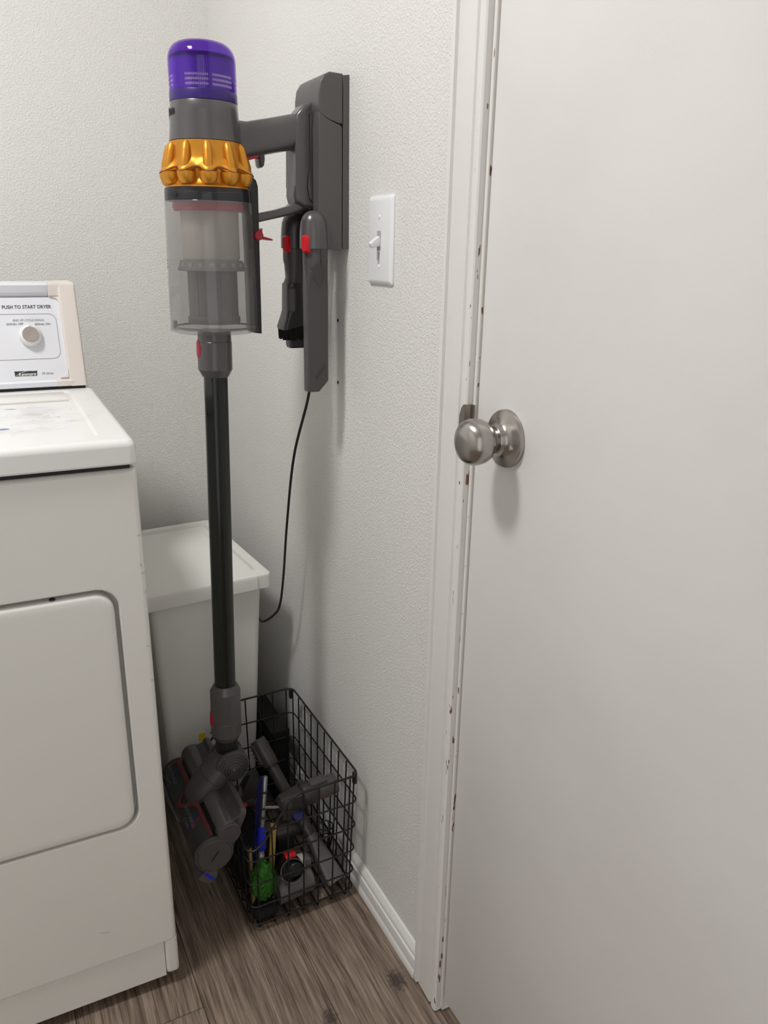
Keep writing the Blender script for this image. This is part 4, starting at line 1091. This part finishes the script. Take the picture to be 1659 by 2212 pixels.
# red bristle comb along the cover edge, swerving round the neck
def comb_pt(y):
    base = Vector((-0.2740, y, 0.2215))
    d = max(0.0, 1.0 - abs(y-AY)/0.034)
    s_ = d*d*(3-2*d)
    return base + Vector((-0.0250*s_, 0, -0.0130*s_))
br = B(); rd = []
ny = 66
cpts = [comb_pt(Y0+0.006 + (L_-0.014)*k/ny) for k in range(ny+1)]
br.tube(cpts, 0.0024, 6)
mk('comb_backing', br, 'vac_dark', vac, 40)
te = B()
fine = [comb_pt(Y0+0.006 + (L_-0.014)*k/130) for k in range(131)]
for k in range(1, 130):
    t = (fine[k+1]-fine[k-1]).normalized()
    o_ = Vector((-0.75, 0, 0.66)); o_ = (o_ - t*o_.dot(t)).normalized(); s2 = t.cross(o_)
    c = fine[k]+o_*0.0016
    te.loft([[c + t*a*0.00045 + s2*b3*0.0032 + o_*h for a, b3 in ((-1, -1), (1, -1), (1, 1), (-1, 1))] for h in (-0.001, 0.0016)])
mk('bristle_comb', te, 'red_bristle', vac, 40, 'red bristle comb')
# lettering on the clear cover
def cover_text(body, y, deg, size):
    me = text_mesh(body, size, 'CENTER', 0, 0.0001)
    R = 0.0322
    # reads along -y (towards the added doorway) and down the curve
    mk('printed_lettering', B().mesh(me, lambda c: Vector((CX+(R+c.z)*math.cos(math.radians(deg)-c.y/R), y - c.x, CZ+(R+c.z)*math.sin(math.radians(deg)-c.y/R)))), 'ink_cover', cv_)
for yy in (-0.548, -0.672):
    cover_text('ANTI-TANGLE', yy, 128, 0.0092); cover_text('COMB', yy-0.004, 147, 0.0092)

# ================================================================== WIRE BASKET
bk = thing('wire_basket', 'black wire basket of vacuum attachments standing against the right wall', 'basket', (-0.124, -0.61, 0))
ZR, ZL = 0.272, 0.186
def rect_at(z):
    t = max(0.0, min(1.0, (z-0.018)/(ZR-0.018)))
    return (-0.2160-0.008*t, -0.0250+0.003*t, -0.7540-0.013*t, -0.4640+0.010*t)      # xl, xr, yf, yb
def rim_z(x):
    if x > -0.130: return ZR
    if x < -0.216: return ZL
    t = (-0.130-x)/0.086; t = t*t*(3-2*t)
    return ZR + (ZL-ZR)*t
def rim_path():
    xl, xr, yf, yb = rect_at(ZR)
    P = rrect(xl, xr, yf, yb, 0.014, 6)
    out = []
    n = len(P)
    for i in range(n):
        a, c = P[i], P[(i+1) % n]
        L = math.hypot(c[0]-a[0], c[1]-a[1]); m = max(1, int(L/0.008))
        for k in range(m):
            x = a[0]+(c[0]-a[0])*k/m; y = a[1]+(c[1]-a[1])*k/m
            out.append((x, y, rim_z(x)))
    return out
mk('rim_wire', B().tube(rim_path(), 0.0020, 8, closed=True), 'wire_black', bk, 60)
for z in (0.160, 0.108, 0.058, 0.018):
    xl, xr, yf, yb = rect_at(z)
    mk('ring_wire', B().tube([(x, y, z) for x, y in rrect(xl-0.0012, xr+0.0012, yf-0.0012, yb+0.0012, 0.013, 5)], 0.0015, 8, closed=True), 'wire_black', bk, 60)
z = 0.216; xl, xr, yf, yb = rect_at(z)
xe = -0.196
pth = [(xe, yf-0.001, z)] + [(x, y, z) for x, y in (lambda R: R)(
    [(xr+0.001-0.013+0.013*math.cos(t), yf-0.001+0.013+0.013*math.sin(t)) for t in [(-PI/2 + PI/2*k/6) for k in range(7)]] +
    [(xr+0.001-0.013+0.013*math.cos(t), yb+0.001-0.013+0.013*math.sin(t)) for t in [(PI/2*k/6) for k in range(7)]])] + [(xe, yb+0.001, z)]
mk('ring_wire', B().tube(pth, 0.0015, 8), 'wire_black', bk, 60)
b0 = rect_at(0.018); b1 = rect_at(ZR)
zb = 0.0022
for k in range(7):      # U wires front - bottom - back
    f_ = (k+0.5)/7.0
    x0 = b0[0] + (b0[1]-b0[0])*f_; x1 = b1[0] + (b1[1]-b1[0])*f_
    zt = rim_z(x1); t = (zt-0.018)/(ZR-0.018)
    xt = x0 + (x1-x0)*t
    yf_t = b0[2]+(b1[2]-b0[2])*t; yb_t = b0[3]+(b1[3]-b0[3])*t
    p = [(xt, yf_t+0.003, zt), (x0, b0[2]+0.003, 0.020), (x0, b0[2]+0.0035, 0.007), (x0, b0[2]+0.006, 0.0035), (x0, b0[2]+0.010, zb),
         (x0, b0[3]-0.010, zb), (x0, b0[3]-0.006, 0.0035), (x0, b0[3]-0.0035, 0.007), (x0, b0[3]-0.003, 0.020), (xt, yb_t-0.003, zt)]
    mk('upright_wire', B().tube(p, 0.0015, 8), 'wire_black', bk, 60)
for k in range(10):      # U wires right - bottom - left
    f_ = (k+0.35)/9.7
    y0 = b0[2] + (b0[3]-b0[2])*f_; y1 = b1[2] + (b1[3]-b1[2])*f_
    tl = (ZL-0.018)/(ZR-0.018)
    zc = 0.0062
    p = [(b1[1]-0.003, y1, ZR), (b0[1]-0.003, y0, 0.022), (b0[1]-0.0035, y0, 0.011), (b0[1]-0.010, y0, zc), (b0[0]+0.010, y0, zc), (b0[0]+0.0035, y0, 0.011), (b0[0]+0.003, y0, 0.022),
         (b0[0]+0.003+(b1[0]-b0[0])*tl, y0+(y1-y0)*tl, ZL)]
    mk('cross_wire', B().tube(p, 0.0015, 8), 'wire_black', bk, 60)
for (yy, sg) in ((b1[2]+0.006, 1), (b1[3]-0.006, -1)):
    mk('corner_clip', B().box(b1[1]-0.0085, b1[1]-0.0015, yy-0.004, yy+0.004, ZR-0.020, ZR+0.002, 0.0015, 2), 'wire_black', bk)

# ================================================================== THINGS IN THE BASKET
# long extension crevice tool
A_, E_ = Vector((-0.1310, -0.5500, 0.2400)), Vector((-0.0485, -0.7230, 0.0225))
lt = thing('extension_crevice_tool', 'long grey tube tool with a flared end leaning across the wire basket', 'vacuum attachment', E_)
fm = frame_to(E_, A_); LL = (A_-E_).length
def fring(hx, hy, r, h): return [fm @ Vector((u, v, h)) for u, v in rrect(-hx, hx, -hy, hy, r, 6)]
tu = B()
tu.loft([fring(0.0105, 0.0105, 0.0103, 0.085), fring(0.0112, 0.0112, 0.011, LL-0.055)])
mk('tube', tu, 'tool_grey', lt, 30)
fe = B()
fe.loft([fring(0.0170, 0.0120, 0.006, -0.004), fring(0.0168, 0.0118, 0.006, 0.020), fring(0.0150, 0.0125, 0.009, 0.055), fring(0.0130, 0.0128, 0.0125, 0.078), fring(0.0128, 0.0128, 0.0126, 0.090), fring(0.0108, 0.0108, 0.0106, 0.0905)])
mk('flared_nozzle', fe, 'tool_steel', lt, 30)
hd_ = B()
hd_.loft([fring(0.0135, 0.0135, 0.013, LL-0.056), fring(0.0150, 0.0150, 0.0148, LL-0.050), fring(0.0155, 0.0155, 0.015, LL-0.012), fring(0.0145, 0.0145, 0.0143, LL), fring(0.0118, 0.0118, 0.0116, LL), fring(0.0115, 0.0115, 0.0114, LL-0.02)])
mk('coupling', hd_, 'tool_grey', lt, 30)
mk('coupling_ring', B().lathe([(0.0134, LL-0.0575), (0.0158, LL-0.0575), (0.0158, LL-0.0545), (0.0134, LL-0.0545)], n=32, mtx=fm, closed=True), 'vac_black', lt)
gr_ = B()
for k in range(5):
    gr_.box(-0.020, -0.0130, -0.008, 0.008, LL-0.042+k*0.007, LL-0.0385+k*0.007, 0.001, 1, fm)
mk('thumb_grip', gr_.box(-0.0175, -0.010, -0.0095, 0.0095, LL-0.046, LL-0.003, 0.003, 2, fm), 'tool_dark', lt)

# swivel adapter lying across the top
A_, E_ = Vector((-0.1440, -0.7000, 0.2060)), Vector((-0.0360, -0.7000, 0.2140))
ad_ = thing('swivel_adapter', 'dark grey swivel adapter tube lying across the front of the wire basket', 'vacuum attachment', A_)
fm = frame_to(A_, E_); LL = (E_-A_).length
mk('socket', B().lathe([(0.0, LL-0.040), (0.0180, LL-0.040), (0.0182, LL-0.002), (0.0178, LL), (0.0146, LL), (0.0142, LL-0.003), (0.0140, LL-0.030), (0.0, LL-0.030)], n=40, mtx=fm), 'tool_grey', ad_, 30)
mk('collar', B().lathe([(0.0, 0.042), (0.0190, 0.042), (0.0200, 0.044), (0.0202, LL-0.042), (0.0194, LL-0.038), (0, LL-0.038)], n=40, mtx=fm), 'tool_dark', ad_, 30)
hg = B()
hg.loft([[fm @ Vector((u, v, h)) for u, v in rrect(-wx, wx, -wy, wy, 0.006, 6)] for h, wx, wy in ((-0.004, 0.0085, 0.0070), (0.002, 0.0135, 0.0110), (0.022, 0.0155, 0.0135), (0.041, 0.0170, 0.0165))])
mk('hinge_body', hg, 'tool_dark', ad_, 30)
hm = Matrix.Translation(A_ + Vector((0.012, -0.0115, 0.0035))) @ Matrix.Rotation(PI/2, 4, 'X')
mk('hinge_disc', B().lathe([(0, 0.003), (0.0075, 0.003), (0.0085, 0.002), (0.0088, -0.002), (0, -0.002)], n=28, mtx=hm), 'tool_grey', ad_, 25)
mk('ring_seam', B().lathe([(0.0160, 0.0405), (0.0205, 0.0405), (0.0205, 0.0435), (0.0160, 0.0435)], n=36, mtx=fm, closed=True), 'vac_black', ad_)
cl_ = B().box(-0.0218, -0.0150, -0.010, 0.010, LL-0.050, LL-0.018, 0.0016, 2, fm)
mk('latch', cl_, 'tool_grey', ad_)
mk('latch_button', B().box(0.0150, 0.0210, -0.006, 0.006, LL-0.030, LL-0.016, 0.0014, 2, fm), 'red_plastic', ad_, label='red latch button')
lw = B()
lw.loft([[Vector((-0.1300+dx, -0.700+u, 0.192+v)) for u, v in rrect(-0.011, 0.011, -hh, 0.008, 0.005, 4)] for dx, hh in ((-0.012, 0.016), (0.004, 0.022), (0.020, 0.012))])
mk('swivel_arm', lw, 'tool_dark', ad_, 30)
mk('blue_insert', B().lathe([(0.0, -0.0002), (0.0100, 0.0), (0.0110, 0.003), (0.0110, 0.012), (0.0, 0.012)], n=28, mtx=Matrix.Translation((-0.113, -0.708, 0.1745)) @ Matrix.Rotation(math.radians(35), 4, 'X')), 'blue_dark', ad_)

# upholstery tool behind the floor head
ut = thing('upholstery_tool', 'grey upholstery nozzle with a dark cone, behind the vacuum head in basket', 'vacuum attachment', (-0.165, -0.575, 0.10))
A_, E_ = Vector((-0.186, -0.575, 0.160)), Vector((-0.140, -0.575, 0.118))
fm = frame_to(A_, E_); LL = (E_-A_).length
mk('barrel', B().lathe([(0, 0), (0.0120, 0), (0.0130, 0.002), (0.0130, LL*0.62), (0.0122, LL*0.64), (0.0140, LL*0.66), (0.0140, LL-0.002), (0.0120, LL), (0, LL)], n=36, mtx=fm), 'tool_grey', ut, 30)
cn_ = B()
cn_.loft([[Vector((cx_+u, -0.575+v, z)) for u, v in rrect(-wx, wx, -wy, wy, 0.006, 5)] for z, cx_, wx, wy in ((0.142, -0.163, 0.021, 0.014), (0.150, -0.161, 0.021, 0.014), (0.180, -0.152, 0.013, 0.011), (0.190, -0.150, 0.009, 0.008))])
mk('cone', cn_, 'tool_dark', ut, 30)
mk('button', B().lathe([(0, 0), (0.0045, 0), (0.005, 0.002), (0.003, 0.004), (0, 0.0042)], n=20, mtx=Matrix.Translation((-0.1720, -0.5880, 0.1335)) @ Matrix.Rotation(math.radians(75), 4, 'X')), 'red_bright', ut, label='red button')

# cleaning brush with blue grip
cbt = thing('detail_brush', 'slim cleaning brush with silver rod and bright blue grip standing in the basket', 'brush', (-0.184, -0.712, 0.09))
rodp = [(-0.1650, -0.6950, 0.2680), (-0.1785, -0.7060, 0.1750)]
mk('rod', B().tube([rodp[0], Vector(rodp[0])*0.98+Vector(rodp[1])*0.02, rodp[1]], 0.0042, 16, rad=[0.003, 0.0042, 0.0046]), 'silver_rod', cbt, 40)
fm = frame_to((-0.1820, -0.7100, 0.1320), (-0.1785, -0.7060, 0.1760))
mk('grip', B().lathe([(0, 0), (0.0062, 0), (0.0078, 0.004), (0.0084, 0.020), (0.0078, 0.036), (0.0060, 0.0445), (0, 0.0450)], n=28, mtx=fm), 'blue_plastic', cbt, 40, 'bright blue grip')
fm2 = frame_to((-0.1832, -0.7115, 0.114), (-0.1820, -0.7100, 0.1325))
mk('ferrule', B().lathe([(0, 0), (0.0056, 0), (0.0058, 0.009), (0.0050, 0.010), (0.0052, 0.0185), (0, 0.0186)], n=24, mtx=fm2), 'silver_rod', cbt, 40)
brs = B()
random.seed(11)
for k in range(40):
    a = random.uniform(0, 2*PI); q = random.uniform(0, 0.004)
    brs.tube([(-0.1832+q*math.cos(a), -0.7115+q*math.sin(a), 0.117), (-0.1850+2.2*q*math.cos(a), -0.7135+2.2*q*math.sin(a), 0.100)], 0.0006, 4)
mk('bristles', brs, 'bristle_black', cbt)
band = B()
for hh in (0.30, 0.62, 0.8):
    c0 = Vector(rodp[0])*(1-hh)+Vector(rodp[1])*hh
    band.lathe([(0.0040, -0.002), (0.0056, -0.002), (0.0056, 0.002), (0.0040, 0.002)], n=20, mtx=frame_to(c0, Vector(rodp[0])), closed=True)
mk('rod_band', band, 'tool_dark', cbt)
mk('pocket_clip', B().tube([(-0.1715, -0.704, 0.212), (-0.156, -0.706, 0.208), (-0.147, -0.706, 0.206)], 0.0028, 8), 'silver_rod', cbt)

# blue flat stick beside the brush
bs = thing('blue_stick', 'dark blue flat plastic stick standing just behind the silver brush rod', 'stick', (-0.185, -0.69, 0.01))
fm = frame_to((-0.1900, -0.6950, 0.012), (-0.1660, -0.6800, 0.2560))
mk('blade', B().loft([[fm @ Vector((u, v, h)) for u, v in rrect(-wd, wd, -0.0018, 0.0018, 0.0015, 3)] for h, wd in ((0, 0.010), (0.18, 0.0095), (0.235, 0.0070), (0.2465, 0.004))]), 'blue_dark', bs, 40)
mk('hang_tab', B().lathe([(0, 0), (0.0035, 0), (0.0035, 0.003), (0, 0.003)], n=14, mtx=fm @ Matrix.Translation((0, -0.003, 0.232)) @ Matrix.Rotation(PI/2, 4, 'X')), 'blue_plastic', bs)

# green scrubber
gs = thing('green_scrubber', 'crumpled green net scrubber at the bottom front corner of the basket', 'scrubber', (-0.185, -0.724, 0.036))
gb = B()
bmesh.ops.create_icosphere(gb.bm, subdivisions=4, radius=1.0)
random.seed(5)
for v in gb.bm.verts:
    n_ = v.co.normalized()
    k = 1.0 + 0.10*math.sin(9*n_.x+2*n_.z)*math.cos(8*n_.y) + 0.07*math.sin(17*n_.z+5*n_.x) + random.uniform(-0.03, 0.03)
    zz = n_.z*0.040*k
    v.co = Vector((-0.1850 + n_.x*0.0230*k*(1.0-0.35*max(0, n_.z)), -0.7240 + n_.y*0.0190*k, 0.0790 + zz))
mk('net_ball', gb, 'green_net', gs, 60)
rib = B()
random.seed(9)
for k in range(16):
    a = random.uniform(0, 2*PI); z0 = random.uniform(0.058, 0.103)
    pts = [(-0.185+0.0235*math.cos(a+0.25*t), -0.724+0.0195*math.sin(a+0.25*t), z0+0.006*t) for t in range(-2, 3)]
    rib.tube(pts, 0.0009, 5)
mk('net_strands', rib, 'green_net', gs)

# yellow cards
yc = thing('yellow_card', 'folded yellow packaging card standing upright behind the green scrubber', 'card', (-0.175, -0.70, 0.01))
cp_ = B()
cp_.loft([[Vector((x, y, z)) for x, y in ((-0.2055, -0.7080-dy), (-0.1970, -0.7010-dy), (-0.1970, -0.7002-dy), (-0.2055, -0.7072-dy))] for z, dy in ((0.012, 0.012), (0.135, 0.0))])
mk('left_panel', cp_, 'yellow_card', yc)
cp2 = B()
cp2.loft([[Vector((x+dx, y, z)) for x, y in ((-0.1710, -0.7035), (-0.1630, -0.7100), (-0.1625, -0.7092), (-0.1710, -0.7025))] for z, dx in ((0.012, -0.002), (0.175, 0.010))])
mk('right_panel', cp2, 'yellow_card', yc)

# motorised mini head lying at the bottom
mt = thing('mini_motor_head', 'black and grey motorised mini head with red latch on the basket bottom', 'vacuum attachment', (-0.12, -0.71, 0.009))
A_, E_ = Vector((-0.1600, -0.7150, 0.0335)), Vector((-0.0920, -0.7080, 0.0330))
fm = frame_to(A_, E_); LL = (E_-A_).length
mk('roller_housing', B().lathe([(0, 0), (0.0225, 0), (0.0240, 0.002), (0.0240, LL-0.002), (0.0225, LL), (0, LL)], n=44, mtx=fm), 'tool_steel', mt, 30)
fm3 = frame_to((-0.1330, -0.7080, 0.078), (-0.1360, -0.7420, 0.090))
cupm = B().lathe([(0, 0), (0.0190, 0), (0.0212, 0.003), (0.0218, 0.026), (0.0205, 0.031), (0.0190, 0.030), (0.0185, 0.020), (0, 0.020)], n=44, mtx=fm3)
mk('neck_cup', cupm, 'vac_black', mt, 30)
mk('chrome_ring', B().lathe([(0.0204, 0.0300), (0.0216, 0.0300), (0.0216, 0.0315), (0.0204, 0.0315)], n=44, mtx=fm3, closed=True), 'silver_rod', mt)
mk('inner_socket', B().lathe([(0, 0.018), (0.0110, 0.018), (0.0118, 0.034), (0.0108, 0.035), (0.0100, 0.026), (0, 0.026)], n=36, mtx=fm3 @ Matrix.Translation((0.006, 0.001, 0))), 'tool_dark', mt, 30)
mk('latch', B().box(-0.010, 0.010, -0.004, 0.005, 0.006, 0.028, 0.002, 2, fm3 @ Matrix.Translation((0.003, 0.0235, 0))), 'red_bright', mt, label='red latch')
mk('rating_label', B().box(-0.1130, -0.1000, -0.7100, -0.6920, 0.0570, 0.0780, 0.002, 2), 'label_white', mt)
mk('side_cover', B().box(-0.1000, -0.0900, -0.7140, -0.6900, 0.0550, 0.0780, 0.002, 2), 'tool_steel', mt)

# short tube further back
s_t = thing('short_adapter', 'short grey adapter tube lying in the middle of the basket', 'vacuum attachment', (-0.098, -0.635, 0.07))
fm = frame_to((-0.1300, -0.6350, 0.0860), (-0.0860, -0.6350, 0.0880))
mk('tube', B().lathe([(0, 0), (0.0130, 0), (0.0140, 0.002), (0.0140, 0.030), (0.0150, 0.031), (0.0150, 0.045), (0.0125, 0.046), (0, 0.046)], n=36, mtx=fm), 'tool_grey', s_t, 30)
mk('stand', B().box(-0.128, -0.095, -0.646, -0.624, 0.009, 0.078, 0.004, 2), 'tool_dark', s_t)

# black pouch filling the far left of the basket
pc = thing('black_pouch', 'black cloth pouch slumped along the left side of the basket', 'pouch', (-0.20, -0.6, 0.009))
pb = B()
random.seed(2)
rings = []
for z, k in ((0.0095, 0.86), (0.014, 0.97), (0.035, 1.03), (0.065, 1.0), (0.085, 0.86), (0.092, 0.55)):
    ring = []
    for u, v in rrect(-0.2085, -0.1380, -0.672, -0.480, 0.02, 6):
        cx_, cy_2 = -0.170, -0.585
        ring.append(Vector((cx_+(u-cx_)*k*0.97, cy_2+(v-cy_2)*k*0.985, z + (random.uniform(-0.004, 0.004) if z > 0.04 else 0))))
    rings.append(ring)
pb.loft(rings)
mk('bag', pb, 'cloth_black', pc, 60)
mk('drawstring', B().tube(smooth_path([(-0.17, -0.60, 0.092), (-0.16, -0.62, 0.098), (-0.150, -0.61, 0.096), (-0.148, -0.59, 0.088)]), 0.0015, 6), 'cable_black', pc)

# folded cloth under the scrubber
fc = thing('folded_cloth', 'folded black cloth on the basket bottom under the green scrubber', 'cloth', (-0.186, -0.715, 0.009))
pf2 = B()
pf2.loft([[Vector((-0.1795+(u+0.1795)*k, -0.7150+(v+0.7150)*k, z)) for u, v in rrect(-0.2085, -0.1640, -0.7440, -0.6860, 0.010, 5)] for z, k in ((0.0095, 0.9), (0.013, 1.0), (0.022, 1.0), (0.027, 0.92), (0.029, 0.7))])
mk('cloth_fold', pf2, 'cloth_black', fc, 60)
mk('cloth_hem', B().tube([(-0.2075, -0.743, 0.018), (-0.166, -0.743, 0.018)], 0.002, 6), 'cloth_black', fc)

# wire whisk-like holder at the wall side
wk = thing('wire_holder', 'small black wire cage upright by the basket side nearest the wall', 'wire holder', (-0.042, -0.675, 0.009))
wb = B()
for z, r in ((0.100, 0.0135), (0.072, 0.0120)):
    mk('hoop', B().tube([(-0.0430+r*math.cos(t), -0.672+r*math.sin(t), z) for t in [2*PI*k/24 for k in range(24)]], 0.0011, 6, closed=True), 'wire_black', wk, 60)
for k in range(8):
    t = 2*PI*k/8
    mk('wire', B().tube(smooth_path([(-0.0430+0.0135*math.cos(t), -0.672+0.0135*math.sin(t), 0.100), (-0.043+0.012*math.cos(t), -0.672+0.012*math.sin(t), 0.070), (-0.043+0.006*math.cos(t), -0.672+0.006*math.sin(t), 0.044), (-0.043+0.003*math.cos(t), -0.672+0.003*math.sin(t), 0.012)], 4), 0.0009, 5), 'wire_black', wk, 60)
mk('handle', B().lathe([(0, 0.0095), (0.0048, 0.0095), (0.0060, 0.016), (0.0050, 0.044), (0.0036, 0.050), (0, 0.051)], (-0.043, -0.672), 20), 'tool_dark', wk)

# clear cap near the wall at the back
cc = thing('clear_cap', 'small clear rounded plastic cap at the back corner of the basket', 'cap', (-0.045, -0.56, 0.009))
mk('cap_body', B().lathe([(0, 0.128), (0.006, 0.126), (0.0105, 0.118), (0.0125, 0.105), (0.0125, 0.075), (0.0110, 0.075), (0.0110, 0.104), (0.0092, 0.115), (0.005, 0.123), (0, 0.1245)], (-0.0480, -0.560), 28), 'clear_grey', cc, 40)
mk('cap_base', B().lathe([(0, 0.0095), (0.0130, 0.0095), (0.0135, 0.012), (0.0135, 0.074), (0, 0.0745)], (-0.0480, -0.560), 28), 'tool_dark', cc, 40)

# tidy helper curve data
for cu in list(bpy.data.curves):
    if cu.users == 0: bpy.data.curves.remove(cu)
